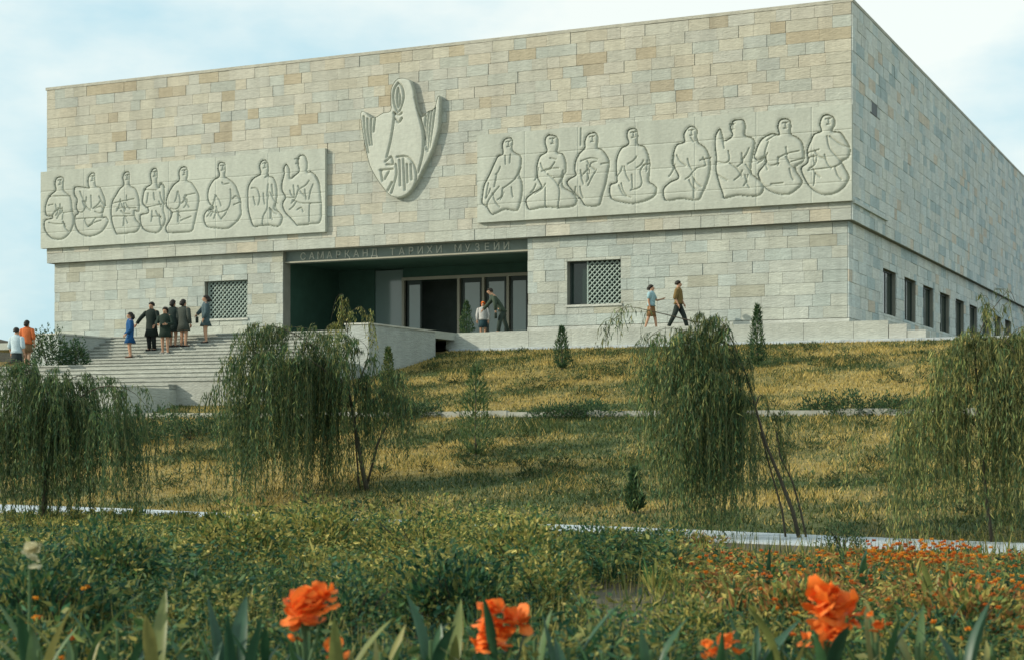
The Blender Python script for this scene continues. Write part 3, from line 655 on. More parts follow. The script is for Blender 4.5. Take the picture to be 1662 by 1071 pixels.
        bobj = bo.build('handbag', cloth(c_), None); bobj.location = root.location; bobj.rotation_euler = root.rotation_euler; bobj.scale = root.scale
        root['_bag'] = 1; del root['_bag']
        return root, bobj
    return root, None
def on(px, d, z): X, Y = col(px, d); return (X, Y, z)
def onup(px, e):
    a = (px - CX) / F; d = (-e + CO[0] * YA[0] + CO[1] * YA[1]) / (a * YA[0] + YA[1]); return (a * d, d, ZL + .144 * (int((9.4 - e) / .35) + 1) - .014)
A_IN = [((-.05, -.02, -.16), (.02, -.14, -.18)), ((.05, -.02, -.16), (-.02, -.14, -.18))]
person('girl in a royal blue coat standing leftmost of the group on the stairs', onup(211, 8.50), R(-70), 1.72, dict(top=(.012, .075, .20), hem=.33, flare=.13, hairlen=.10, shoe=(.10, .05, .03)), arms=[((-.04, .0, -.17), (.0, -.08, -.28)), ((.04, 0, -.17), (.0, -.08, -.28))])
person('tall figure in a long dark coat reaching one arm out on the stairs', onup(246, 7.80), R(-20), 1.86, dict(top=(.012, .022, .017), hem=.30, flare=.12, trousers=(.015, .02, .018)), arms=[((-.10, -.02, -.12), (-.17, -.06, -.25)), ((.04, 0, -.17), (.02, -.09, -.28))])
person('woman in a dark dress holding something white in front of the others', onup(268, 8.15), R(-10), 1.76, dict(top=(.014, .028, .020), hem=.36, flare=.115, hairlen=.06, shoe=(.4, .38, .34)), arms=A_IN)
person('dark coated figure half hidden behind the middle of the group', onup(281, 7.45), R(160), 1.80, dict(top=(.018, .032, .028), hem=.34, flare=.115, hairlen=.08), None)
person('woman in a grey-brown coat at the right of the tight group', onup(298, 7.45), R(150), 1.80, dict(top=(.05, .06, .05), hem=.35, flare=.12, hairlen=.07), None)
_, bgo = person('woman in a blue-grey dress standing apart with a bag before the left window', onup(334, 7.10), R(-75), 1.82, dict(top=(.055, .09, .10), hem=.36, flare=.125, hairlen=.08), arms=[((-.02, -.09, -.13), (-.01, -.15, -.20)), ((.035, 0, -.17), (.02, -.05, -.30))], bag=(0, (.03, .04, .03)))
tag(bgo, 'dark handbag held by the woman standing apart on the stairs', 'bag')
def step_z(e): return 3.13 + (.16 * (int((15.0 - e) / .4) + 1) if e < 15 else 0) - .012
def onst(px, e):
    a = (px - CX) / F; d = (-e + CO[0] * YA[0] + CO[1] * YA[1]) / (a * YA[0] + YA[1]); return (a * d, d, step_z(e))
person('climber in a light blue shirt on the lower steps at the left edge', onst(27, 14.2), R(160), 1.74, dict(top=(.42, .52, .56), hem=.49, topname='shirt', skirt=(.02, .03, .03), sleeve=.3), None, stride=.05)
person('climber in an orange top on the lower steps beside the light blue shirt', onst(44, 12.9), R(170), 1.62, dict(top=(.50, .13, .04), hem=.48, topname='top', skirt=(.16, .10, .05), sleeve=.3, hairlen=.08), None, stride=.04)
TZ = ZF - .006
a_ = fac(1057, 500, -1.2); X, Y = l2w(a_[0], -1.2)
person('woman in a pale blue blouse and brown skirt walking along the terrace', (X, Y, TZ), R(90) + TH, 1.66, dict(top=(.30, .46, .50), hem=.52, topname='blouse', skirt=(.22, .12, .05), sleeve=0, hairlen=.05), arms=[((-.03, .01, -.17), (-.02, -.02, -.32)), ((.03, -.06, -.15), (0, -.19, -.12))], stride=.10)
a_ = fac(1101, 500, -1.3); X, Y = l2w(a_[0], -1.3)
person('man in an ochre-brown shirt and dark trousers striding along the terrace', (X, Y, TZ), R(95) + TH, 1.76, dict(top=(.17, .115, .04), hem=.51, topname='shirt', trousers=(.02, .03, .025), sleeve=.2), arms=[((-.03, .03, -.17), (-.02, -.03, -.31)), ((.03, -.02, -.17), (.01, -.08, -.29))], stride=.16)
a_ = fac(816, 500, -1.5); X, Y = l2w(a_[0], -1.5)
_, bgo = person('dark clothed man stooping beside the entrance doors with a bag', (X, Y, TZ), R(-60) + TH, 1.72, dict(top=(.04, .06, .04), hem=.48, topname='jacket', trousers=(.03, .045, .035)), arms=[((-.03, -.10, -.15), (-.02, -.20, -.27)), ((.04, .02, -.17), (.03, .03, -.31))], stride=.1, lean=.6, bag=(1, (.02, .03, .022)))
tag(bgo, 'dark bag in the hand of the stooping man by the doors', 'bag')
a_ = fac(784, 500, 1.5); X, Y = l2w(a_[0], 1.5)
person('small figure with an orange headscarf standing at the glass doors', (X, Y, ZF), R(20) + TH, 1.5, dict(top=(.42, .42, .40), hem=.5, topname='blouse', skirt=(.02, .05, .06), hairlen=.05, hair_m=cloth((.80, .20, .04))), None)

# ================================================================ VEGETATION
def leafmesh(name, P, D, L, W, tint_, seed=0, cup=.0):
    "diamond leaves: P base, D unit direction, L length, W width"
    n = len(P); r = np.random.default_rng(seed); up = r.normal(size=(n, 3)); S = np.cross(D, up); S /= np.linalg.norm(S, axis=1, keepdims=True) + 1e-9
    nrm = np.cross(S, D); L = np.broadcast_to(np.asarray(L, float), (n,))[:, None]; W = np.broadcast_to(np.asarray(W, float), (n,))[:, None]
    a = P; b = P + D * L * .42 + S * W * .5 + nrm * L * cup; c = P + D * L; d = P + D * L * .42 - S * W * .5 + nrm * L * cup
    V = np.stack([a, b, c, d], 1).reshape(-1, 3); Fc = np.arange(4 * n).reshape(n, 4)
    return npmesh(name, V, Fc, tint_)
def vary(n, cols, seed, v=.25):
    r = np.random.default_rng(seed); cols = np.array(cols); c = cols[r.integers(0, len(cols), n)]
    return c * r.uniform(1 - v, 1 + v, (n, 1))
def unit(A): return A / (np.linalg.norm(A, axis=1, keepdims=True) + 1e-9)

def willow(label, d0, trunk, branches, cols, seed, leaf=(.085, .016), dens=26, name='weeping_willow', tr=.055, group='weeping willows on the slope', boost=1.9, spread=1.0, stems=()):
    r = np.random.default_rng(seed); base = pw(trunk[0][0], trunk[0][1], d0); base.z = hz(base.x, base.y)
    root = empty(name, base); tag(root, label, 'tree', group)
    def W(px, py, dd): v = pw(px, py, d0); return Vector((v.x - base.x, dd, v.z - base.z))
    tp = [Vector((0, 0, -.1))] + [W(px, py, 0) for px, py in trunk[1:]]
    n = len(tp); MB().tube(tp, [tr * (1 - .5 * i / (n - 1)) for i in range(n)], 8).build('trunk', M_BARK, root, True)
    for sp in stems:
        q = [W(px, py, .12) for px, py in sp]; q[0].z = hz(base.x + q[0].x, base.y + .12) - base.z - .05
        MB().tube(q, [tr * .55 * (1 - .5 * i / (len(q) - 1)) for i in range(len(q))], 6).build('trunk', M_BARK, root, True)
    P, D, T = [], [], []
    twig = MB()
    for (pts, dd, ns, l0, l1) in branches:
        k = len(pts); q = np.array([list(W(px, py, dd * (i / (k - 1)) ** .8)) for i, (px, py) in enumerate(pts)]); q = smooth_loop3(q)
        m = len(q); rad = [max(.004, tr * .42 * (1 - i / (m - 1)) ** 1.5) for i in range(m)]
        MB().tube([Vector(p) for p in q], rad, 6).build('branch', M_BARK, root, True)
        nb = max(5, int(ns * boost / 5)); bt = r.uniform(.1, 1, nb) ** .85; bl = r.uniform(.35, 1.25, nb); bo = r.normal(size=(nb, 3)) * np.array([.24, .30, .07]) * spread; bc = r.uniform(.6, 1.45, nb)
        for s in range(int(ns * boost)):
            kb = r.integers(0, nb); t = np.clip(bt[kb] + r.normal(0, .018), .05, 1) * (m - 1.001); i = int(t); st_ = q[i] + (q[i + 1] - q[i]) * (t - i) + (bo[kb] + r.normal(size=3) * np.array([.05, .07, .03])) * (t / m)
            tg = q[i + 1] - q[i]; tg = tg / (np.linalg.norm(tg) + 1e-9)
            L = (l0 + (l1 - l0) * r.uniform(.2, 1)) * bl[kb]; nn = max(4, int(L * dens)); u = np.linspace(0, 1, nn)
            hd = r.normal(size=3) * np.array([1, 1, 0]); hd = hd / (np.linalg.norm(hd) + 1e-9)
            o = hd * r.uniform(.02, .17) * (1 + L * .75) + tg * np.array([1, 1, .25]) * .22
            path = st_ + np.outer(1 - np.exp(-2.6 * u), o) + np.stack([0.03 * np.sin(u * 5 + s), .03 * np.cos(u * 4 + s), .09 * np.sin(np.pi * np.minimum(u * 2.2, 1)) * min(L, 1) - L * u ** 1.25], 1)
            gz = hz(base.x + path[-1, 0], base.y + path[-1, 1]) - base.z + .04
            ok = path[:, 2] > gz; path = path[ok]
            if len(path) < 3: continue
            if s % 3: twig.tube([Vector(p) for p in path[::max(1, len(path) // 6)]], .0045, 3, False)
            path = path + r.normal(size=path.shape) * .012
            dv = r.normal(size=(len(path), 3)) * .3 + np.array([0, 0, -1.0]); P.append(path); D.append(unit(dv))
            T.append(np.full(len(path), r.uniform(.8, 1.2) * bc[kb]))
    P = np.concatenate(P); D = np.concatenate(D); T = np.concatenate(T)[:, None]; n = len(P)
    cr_ = link('crown', leafmesh('crown', P, D, r.uniform(.7, 1.25, n) * leaf[0], leaf[1], vary(n, cols, seed) * T, seed), M_LEAF, root)
    twig.build('twigs', M_TWIG, cr_)
    return root
def smooth_loop3(P): return smooth_loop(P, False, 3)
GW = [(.07, .125, .045), (.10, .155, .05), (.15, .185, .06), (.055, .11, .05), (.26, .25, .08)]
GD = [(.035, .085, .038), (.05, .105, .042), (.03, .07, .034), (.10, .14, .05)]
GY_ = [(.16, .19, .06), (.21, .21, .065), (.11, .15, .055), (.29, .26, .08)]
willow('dense dark weeping willow hanging over the left edge below the stairs', 30.0, [(70, 860), (74, 790), (80, 720), (82, 680)],
  [([(82, 690), (92, 640), (112, 612), (142, 610), (172, 628), (195, 665)], .5, 75, .8, 2.0), ([(82, 690), (70, 640), (50, 596), (22, 588), (0, 615), (-20, 690)], -.4, 110, 1.0, 2.6), ([(82, 690), (84, 650), (96, 622), (112, 618)], .1, 70, 1.2, 2.4), ([(80, 700), (100, 660), (128, 640), (150, 650)], .3, 70, 1.0, 2.2),
   ([(80, 700), (120, 655), (165, 628), (212, 632), (242, 658), (256, 685)], -.3, 42, .3, 1.2), ([(80, 700), (60, 660), (40, 635), (15, 650)], .9, 70, 1.0, 2.2),
   ([(80, 700), (112, 665), (145, 650), (180, 690)], -.9, 80, .9, 2.0), ([(82, 690), (86, 645), (82, 612), (58, 602)], -.8, 70, 1.0, 2.4), ([(80, 710), (130, 680), (185, 690), (220, 730)], .4, 55, .5, 1.4), ([(80, 710), (30, 690), (-10, 700), (-40, 740)], .2, 60, .8, 1.6)], GD + GW[:4], 21, leaf=(.12, .018), dens=23, boost=1.6, spread=1.5)
willow('bushy weeping willow with a leaning trunk in front of the stairs', 35.7, [(597, 818), (588, 760), (578, 700), (570, 655)],
  [([(572, 660), (545, 600), (500, 555), (450, 532), (405, 540), (375, 578), (360, 645)], -.6, 110, .8, 3.9), ([(572, 660), (555, 590), (530, 550), (490, 530), (440, 530)], .5, 80, 1.0, 3.2),
   ([(572, 660), (590, 605), (600, 570), (580, 550), (545, 545)], -.7, 70, .7, 2.0), ([(574, 680), (612, 645), (640, 630), (652, 645)], .2, 30, .3, .9),
   ([(572, 660), (540, 620), (480, 590), (430, 585), (395, 615)], 1.0, 95, 1.2, 3.6), ([(572, 660), (600, 625), (622, 605), (648, 618)], -.4, 40, .4, 1.8), ([(574, 680), (600, 650), (630, 640), (655, 660)], .5, 36, .5, 1.6),
   ([(572, 655), (530, 600), (470, 570), (420, 580)], -1.3, 85, 1.2, 3.8), ([(572, 660), (550, 610), (520, 580), (500, 600)], .2, 90, .8, 1.9), ([(572, 660), (480, 640), (420, 640), (380, 670)], -.2, 60, .8, 2.0)], GW + GD, 22, leaf=(.14, .021), dens=19, boost=1.6, spread=1.15, stems=[[(582, 815), (580, 760), (575, 700)], [(592, 790), (612, 720), (632, 680), (650, 650)]])
willow('tall slender weeping willow with trailing strands beside the pale path', 26.0, [(1300, 888), (1287, 830), (1264, 770), (1243, 720), (1226, 660)],
  [([(1226, 660), (1207, 600), (1184, 548), (1166, 520), (1145, 520), (1120, 550), (1092, 605)], -.3, 90, 1.2, 3.9), ([(1207, 600), (1182, 562), (1142, 540), (1102, 550), (1072, 585), (1060, 640)], .4, 70, .9, 3.2),
   ([(1226, 660), (1236, 640), (1250, 660), (1270, 720)], .3, 24, .3, 1.0), ([(1226, 670), (1200, 680), (1160, 690), (1130, 730)], -.2, 46, .6, 1.6), ([(1184, 560), (1150, 545), (1112, 538), (1076, 535), (1050, 552), (1038, 595)], -.4, 34, .3, 1.8),
   ([(1166, 530), (1122, 520), (1062, 505), (1012, 498), (990, 530), (981, 590)], .3, 13, .15, .8), ([(1226, 660), (1182, 620), (1132, 602), (1102, 645)], -.7, 80, 1.0, 2.2),
   ([(1207, 600), (1180, 575), (1160, 560), (1140, 580)], .8, 75, 1.2, 2.9), ([(1226, 660), (1200, 640), (1170, 640)], .3, 60, .8, 2.0)], GW + GD[:2], 23, leaf=(.12, .017), dens=21, tr=.036, boost=1.6, spread=1.3, stems=[[(1278, 886), (1272, 830), (1255, 770), (1236, 700)], [(1312, 886), (1302, 830), (1288, 780), (1268, 740), (1262, 700)]])
willow('loose yellow-green weeping willow at the right edge of the picture', 25.0, [(1612, 892), (1600, 800), (1590, 700), (1585, 620), (1582, 565)],
  [([(1582, 565), (1575, 540), (1560, 545), (1540, 585), (1520, 645), (1488, 705)], -.3, 60, .8, 2.9), ([(1582, 565), (1600, 522), (1630, 482), (1645, 472), (1655, 492)], .2, 16, .2, .9),
   ([(1585, 620), (1620, 562), (1650, 532), (1685, 545)], -.4, 50, .8, 2.6), ([(1590, 700), (1560, 655), (1530, 645), (1505, 685)], .5, 52, .8, 1.9),
   ([(1585, 620), (1640, 602), (1685, 625)], .5, 56, 1.0, 2.6), ([(1582, 565), (1600, 548), (1625, 562), (1642, 605)], -.6, 48, 1.0, 2.8)], GY_ + GW, 24, leaf=(.12, .018), dens=21, tr=.03, boost=2.6, spread=1.9)
willow('small pale weeping willow rising in front of the dark entrance', 54.0, [(575, 640), (570, 580), (562, 525)],
  [([(562, 525), (553, 495), (557, 478), (545, 483), (536, 520)], .2, 22, .4, 1.3), ([(562, 525), (575, 503), (590, 500), (600, 520), (604, 545)], -.2, 22, .4, 1.2), ([(565, 540), (550, 525), (530, 530), (520, 560)], .1, 22, .3, 1.0)], GY_, 25, leaf=(.13, .035), dens=16, tr=.025, boost=1.2)

def conifer(label, px, d, height, width, seed, cols=GD, n=1500, base_z=None):
    X, Y = col(px, d); z = hz(X, Y) if base_z is None else base_z; root = empty('young_conifer', (X, Y, z)); tag(root, label, 'conifer', 'young conifers around the slope'); r = np.random.default_rng(seed)
    MB().tube([(0, 0, -.05), (0, 0, height * .8)], [.03, .008], 6).build('trunk', M_BARK, root)
    t = r.uniform(.04, 1, n) ** 1.2; a = r.uniform(0, 6.283, n); env = width / 2 * np.minimum(1, t * 6) * (1 - t) ** .6 * (1 + .25 * np.sin(a * 3 + t * 9) + r.normal(0, .12, n))
    rr = env * np.sqrt(r.uniform(.25, 1, n)); P = np.stack([rr * np.cos(a), rr * np.sin(a), t * height * .95], 1)
    D = unit(np.stack([np.cos(a) * .5, np.sin(a) * .5, np.full(n, .9)], 1) + r.normal(0, .3, (n, 3)))
    link('crown', leafmesh('crown', P, D, r.uniform(.06, .14, n) * max(1, height / 1.6), .03, vary(n, cols, seed, .4), seed), M_LEAF, root)
conifer('small conical conifer below the grilled window on the right', 912, 56.0, 1.5, .66, 31)
conifer('slim pointed conifer at the right below the walking pair', 1229, 53.0, 2.05, .55, 32)
conifer('little conifer against the right stair wall', 630, 54.5, 1.45, .55, 33, GW)
conifer('broad dim conifer standing midway down the slope', 772, 39.3, 2.25, 1.0, 34, GW[:4], n=1300)
conifer('low pointed conifer left of the tall slender willow', 1030, 30.5, .85, .34, 35)
a_ = fac(757, 500, -.4); X, Y = l2w(a_[0], -.4)
conifer('dark clipped conifer in front of the entrance doors', 757, Y, 1.45, .62, 36, base_z=TZ)

# ---- grass on the slopes
n = 520000
x = rng.uniform(-38, 26, n); e = rng.uniform(3.0, 33.6, n)
ok = ~((x < -14.9) & (e < 9.5)) & ~((x < -15.3) & (e < 12.8)) & ~((x < -19.2) & (e < 17.7)) & ~((e > 16.9) & (e < 18.45)) & (e < toe(x) - 1.25 + .35 * rng.uniform(0, 1, len(x)) ** 3)
x, e = x[ok], e[ok]; X = CO[0] + x * XA[0] - e * YA[0]; Y = CO[1] + x * XA[1] - e * YA[1]
ok = (np.abs(X / Y) < .34); X, Y, e = X[ok], Y[ok], e[ok]; n = len(X); Z = hfun(X, Y)
dr = dryness(X, Y); tall = .04 + .09 * rng.uniform(0, 1, n) ** 2 + .16 * np.clip(wav(X, Y, 1.4, 15) - .05, 0, 1) * rng.uniform(.4, 1, n) + .07 * np.exp(-((e - 20.2) / 1.1) ** 2) * rng.uniform(0, 1, n)
az = rng.uniform(0, 6.283, n); wd = rng.uniform(.006, .014, n) + .0001 * Y; B = np.stack([X, Y, Z - .01], 1)
S = np.stack([np.cos(az), np.sin(az), 0 * az], 1) * wd[:, None]; ln_ = rng.normal(0, .45, (n, 2)) * tall[:, None]
T = B + np.stack([ln_[:, 0], ln_[:, 1], tall], 1)
gc = np.where((rng.uniform(0, 1, n) < .06 + .80 * dr ** 1.2)[:, None], vary(n, [(.46, .34, .105), (.56, .42, .15), (.34, .26, .08), (.42, .33, .10)], 41), vary(n, [(.06, .09, .03), (.10, .12, .035), (.04, .07, .028)], 42))
gr = link('grass', npmesh('grass', np.stack([B - S, B + S, T], 1).reshape(-1, 3), np.arange(3 * n).reshape(n, 3), gc), M_GRASS)
tag(gr, 'dry yellow-green grass covering the slopes below the museum', 'grass', kind='stuff')

# ---- low weeds and shrubs along the slope path
def clump(name, label, px, d, rad, hgt, n, cols, seed, leaf=(.07, .03), cat='shrub', group=None, base_z=None):
    X, Y = col(px, d); root = empty(name, (X, Y, hz(X, Y) if base_z is None else base_z)); tag(root, label, cat, group); r = np.random.default_rng(seed)
    m = MB()
    for k in range(7):
        a = r.uniform(0, 6.28); m.tube([(0, 0, -.03), (rad * .4 * math.cos(a), rad * .4 * math.sin(a), hgt * .5), (rad * .75 * math.cos(a), rad * .75 * math.sin(a), hgt * .8)], [.012, .009, .004], 4)
    m.build('stems', M_BARK, root)
    a = r.uniform(0, 6.283, n); u = r.uniform(0, 1, n); th = np.arccos(u); q = r.uniform(.45, 1, n) ** .5 * (1 + .22 * np.sin(a * 3 + seed) + .15 * np.sin(a * 7 + th * 5))
    P = np.stack([rad * q * np.sin(th) * np.cos(a), rad * q * np.sin(th) * np.sin(a), hgt * q * np.cos(th)], 1); D = unit(P / np.array([rad, rad, hgt]) + r.normal(0, .6, (n, 3)) + np.array([0, 0, .3]))
    link('foliage', leafmesh('foliage', P, D, r.uniform(.6, 1.3, n) * leaf[0], leaf[1], vary(n, cols, seed, .35), seed, .08), M_LEAF, root)
ORD = ['first', 'second', 'third', 'fourth', 'fifth', 'sixth', 'seventh', 'eighth', 'ninth', 'tenth', 'eleventh', 'twelfth', 'thirteenth', 'fourteenth', 'fifteenth', 'sixteenth', 'seventeenth', 'eighteenth', 'nineteenth', 'twentieth']
for i, (px, d, rad, hg) in enumerate([(170, 46.0, 1.3, .8), (250, 46.5, 1.3, .85), (310, 46.0, 1.2, .7), (365, 46.5, .9, .6), (640, 46.4, .6, .6), (690, 46.5, .5, .4), (905, 44.5, .75, .35), (955, 44.3, .8, .42), (1330, 42.2, .5, .5), (1375, 41.6, .55, .6), (1440, 41.4, .5, .5), (1492, 41.0, .45, .42)]):
    clump('low_shrub', 'low dark shrub below the slope path kerb, %s from the left' % ORD[i], px, d, rad, hg, int(500 + 900 * rad), GD, 60 + i, (.09, .035), group='low shrubs along the slope path')
# weeds scattered over the slope
n = 4200; x = rng.uniform(-30, 24, n); e = rng.uniform(3.5, 32, n); ok = ~((x < -14.5) & (e < 18.6)) & ~((e > 16.6) & (e < 18.7)) & (e < toe(x) - 1.4)
x, e = x[ok], e[ok]; X = CO[0] + x * XA[0] - e * YA[0]; Y = CO[1] + x * XA[1] - e * YA[1]; ok = (wav(X, Y, .8, 51) + .35 * wav(X * .4, Y * 1.6, 1.2, 52) > .08) & (np.abs(X / Y) < .34); X, Y = X[ok], Y[ok]; n = len(X); k = 34
a = rng.uniform(0, 6.283, (n, k)); q = rng.uniform(0, 1, (n, k)); rd = rng.uniform(.12, .32, (n, 1)); hg = rng.uniform(.08, .26, (n, 1))
P = np.stack([X[:, None] + q * rd * np.cos(a), Y[:, None] + q * rd * np.sin(a), hfun(X, Y)[:, None] + hg * (1 - q ** 2) * rng.uniform(.2, 1, (n, k))], 2).reshape(-1, 3); m = len(P)
D = unit(np.stack([np.cos(a) * .6, np.sin(a) * .6, rng.uniform(.1, 1, (n, k))], 2).reshape(-1, 3)); kt = np.repeat(rng.uniform(.6, 1.3, n), k)[:, None]
tag(link('slope_weeds', leafmesh('slope_weeds', P, D, rng.uniform(.07, .15, m), .028, vary(m, [(.05, .09, .035), (.07, .11, .035), (.035, .07, .03), (.16, .15, .05)], 53, .3) * kt, 53, .05), M_LEAF), 'patches of low green weeds among the dry grass of the slope', 'weeds', kind='stuff')
clump('stair_shrub', 'dark ragged shrub against the left side wall of the stairs', 78, 60.6, .75, 1.25, 1500, GD, 90, (.13, .05), base_z=ZL - .004, group='shrubs by the stairs')
clump('stair_shrub', 'smaller dark shrub right of the ragged one by the stair wall', 122, 60.4, .5, .95, 900, GD, 91, (.13, .05), base_z=ZL - .004, group='shrubs by the stairs')
clump('round_bush', 'round dark bush in front of the pale path at right', 1370, 22.6, .33, .42, 900, GD, 80, (.05, .022), cat='bush')

# ================================================================ FLOWER BED IN FRONT
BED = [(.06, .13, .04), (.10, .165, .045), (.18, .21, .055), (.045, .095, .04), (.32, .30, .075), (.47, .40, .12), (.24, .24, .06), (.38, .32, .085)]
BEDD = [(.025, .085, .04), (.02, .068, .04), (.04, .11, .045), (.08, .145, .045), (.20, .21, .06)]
BEDR = BED + [(.34, .15, .05), (.26, .12, .045), (.38, .20, .06), (.30, .14, .045), (.42, .26, .07)]
def gap(px, d):
    return (wav((px - CX) / F * d, d, 1.6, 77) > .42) | ((px > 925) & (px < 1060) & (d > 14.3) & (d < 17.6)) | ((px > 570) & (px < 740) & (d > 11.8) & (d < 13.6)) | ((px > 1040) & (px < 1130) & (d > 12.6) & (d < 14.6))
P, D, L, Wd, T = [], [], [], [], []
npl = 7400; d = 7.2 + 26 * rng.uniform(0, 1, npl) ** .8; px = rng.uniform(-60, 1720, npl)
hn = 1.3 * wav((px - CX) / F * d, d, 1.0, 71) + .5 * wav((px - CX) / F * d, d, 2.6, 74); cn = 1.3 * wav((px - CX) / F * d, d, 1.1, 72) + .6 * wav((px - CX) / F * d, d, 2.3, 73)
for i in range(npl):
    if gap(px[i], d[i]): continue
    Xc, Yc = col(px[i], d[i]); right = px[i] > 1110
    lx_, ly_ = w2l(Xc, Yc)
    if -ly_ < float(toe(lx_)) + 1.2: continue
    lim = 852 if px[i] < 350 else 829 if px[i] < 900 else 866 if px[i] < 1110 else 894
    lim += 9 * math.sin(px[i] * .021) + 6 * math.sin(px[i] * .07) - (12 if px[i] < 350 else 34) * hn[i]
    far_right = right and d[i] > 19 and px[i] > 1190
    if far_right and d[i] > 21.5: continue
    hmax = 1.7 - (lim - 700) * d[i] / F; hmax = min(hmax, .70 + .35 * hn[i] if d[i] > 11 else .62 - .05 * (10 - d[i]) + .22 * hn[i]); hgt = hmax * random.uniform(.5, 1.05)
    if right: hgt = min(hgt, random.uniform(.2, .42))
    if far_right: hgt = random.uniform(.06, .16)
    elif 11 < d[i] < 21 and px[i] < 1000: hgt = min(hgt, .46 + .42 * hn[i]) if random.random() < .85 else hgt
    if hgt < .1: hgt = .1 + random.random() * .08
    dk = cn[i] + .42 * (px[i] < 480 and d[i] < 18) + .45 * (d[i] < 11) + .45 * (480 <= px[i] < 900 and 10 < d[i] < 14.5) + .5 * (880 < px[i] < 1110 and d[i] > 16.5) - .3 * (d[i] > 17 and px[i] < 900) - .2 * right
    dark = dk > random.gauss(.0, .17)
    r_ = random.uniform(.10, .24); k = int(24 + 16 * r_ / .2); spear = random.random() < .22
    a = rng.uniform(0, 6.283, k); t = rng.uniform(.1, 1, k); q = r_ * (.4 + .8 * np.sin(np.pi * np.minimum(t, .8))) * rng.uniform(.3, 1, k)
    if spear: t = rng.uniform(0, .5, k); q = q * .4
    p = np.stack([Xc + q * np.cos(a), Yc + q * np.sin(a), t * hgt], 1); P.append(p)
    D.append(unit(np.stack([np.cos(a), np.sin(a), rng.uniform(1.5, 4, k) if spear else rng.uniform(-.1, .9, k)], 1)))
    fine = random.random() < .4
    sz = random.uniform(.6, 1.2) * (.6 if fine else 1.0)
    L.append(rng.uniform(.05, .11, k) * sz * (2.3 if spear else 1)); Wd.append(rng.uniform(.024, .045, k) * sz * (.8 if spear else 1))
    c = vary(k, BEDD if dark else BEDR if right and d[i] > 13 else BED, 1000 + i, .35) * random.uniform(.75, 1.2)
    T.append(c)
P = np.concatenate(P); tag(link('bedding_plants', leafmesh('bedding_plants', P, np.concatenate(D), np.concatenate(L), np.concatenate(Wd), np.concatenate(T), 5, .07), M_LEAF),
    'dense low leafy bedding plants filling the foreground flower bed', 'plants', kind='stuff')
BUSH = [('rounded olive bush in the bed below the middle of the slope', 690, 19.5, .75, .78, BED), ('yellow-green bush in the bed left of the middle', 520, 20.5, .7, .72, BED), ('dark leafy bush in the left of the bed', 180, 15.5, .6, .70, BEDD),
  ('dark broad bush below the tall slender willow', 985, 19.0, .7, .62, BEDD), ('olive bush in the bed under the left-centre willow', 390, 19.0, .65, .72, BED), ('dark bush in the centre of the bed behind the middle bloom', 740, 13.8, .5, .62, BEDD),
  ('low dark bush behind the leftmost orange bloom', 560, 12.6, .45, .60, BEDD), ('yellowish bush right of the middle of the bed', 850, 17.2, .55, .70, BED), ('dark bush near the left edge of the bed', 70, 12.6, .5, .66, BEDD), ('small leafy bush left of the bare soil patch', 890, 14.6, .4, .60, BED),
  ('rusty leaved bush behind the largest orange bloom', 1290, 13.2, .4, .46, BEDR), ('low rusty bush at the right of the bed', 1570, 12.6, .45, .46, BEDR), ('low olive bush between bare soil and rusty plants', 1120, 11.8, .36, .50, BED)]
for i, (lb, p_, d_, rad, hg, cs) in enumerate(BUSH):
    clump('bed_shrub', lb, p_, d_, rad, hg, int(2600 * rad / .5), cs, 300 + i, (.075, .036) if i % 3 else (.05, .026), cat='bush', group='leafy bushes in the flower bed')
# blades of grass and dry stalks in the bed
n = 9000; d = 7.5 + 15.5 * rng.uniform(0, 1, n) ** .8; px = rng.uniform(-40, 1700, n); ok = ~(gap(px, d) & (rng.uniform(0, 1, n) < .85)); d, px = d[ok], px[ok]; n = len(d)
B = np.stack([(px - CX) / F * d, d, 0 * d], 1); hh = rng.uniform(.15, .55, n) * np.where(px > 1110, .8, 1); az = rng.uniform(0, 6.28, n)
S = np.stack([np.cos(az), np.sin(az), 0 * az], 1) * rng.uniform(.006, .014, n)[:, None]; lean_ = rng.normal(0, .22, (n, 2)) * hh[:, None]
T = B + np.stack([lean_[:, 0], lean_[:, 1], hh], 1)
tag(link('bed_grass', npmesh('bed_grass', np.stack([B - S, B + S, T], 1).reshape(-1, 3), np.arange(3 * n).reshape(n, 3), vary(n, [(.10, .14, .04), (.30, .26, .09), (.06, .10, .035), (.22, .21, .06)], 44, .3)), M_GRASS),
    'thin grass blades and dry stalks between the bedding plants', 'grass', kind='stuff')
# marigolds on the right
P, D, Lf, Wf, T = [], [], [], [], []
zones = [(1160, 1662, 15.2, 19.5, 110, .34), (1400, 1590, 16.8, 19.2, 170, .40), (1520, 1700, 13.6, 15.6, 90, .36), (1090, 1400, 15.8, 18.6, 50, .32), (1180, 1662, 10.5, 14, 40, .40), (20, 160, 9.0, 13, 16, .5)]
for (a0, a1, d0, d1, k, hg) in zones:
    for _ in range(k):
        p_ = random.uniform(a0, a1); dd = random.uniform(d0, d1); Xc, Yc = col(p_, dd); z = hg * random.uniform(.75, 1.1); c = random.choice([(.70, .25, .03), (.62, .17, .03), (.72, .33, .04), (.45, .13, .03)])
        for ring_ in range(2):
            for j in range(8):
                an = j * .785 + ring_ * .4; el_ = .25 + ring_ * .55
                P.append((Xc, Yc, z)); D.append((math.cos(an) * math.cos(el_), math.sin(an) * math.cos(el_), math.sin(el_))); Lf.append(random.uniform(.024, .036)); Wf.append(.022); T.append(c)
tag(link('marigold_flowers', leafmesh('marigold_flowers', np.array(P), np.array(D), np.array(Lf), np.array(Wf), np.array(T), 9, .1), M_PETAL),
    'small orange marigold heads scattered over the right of the bed', 'flowers', kind='stuff')

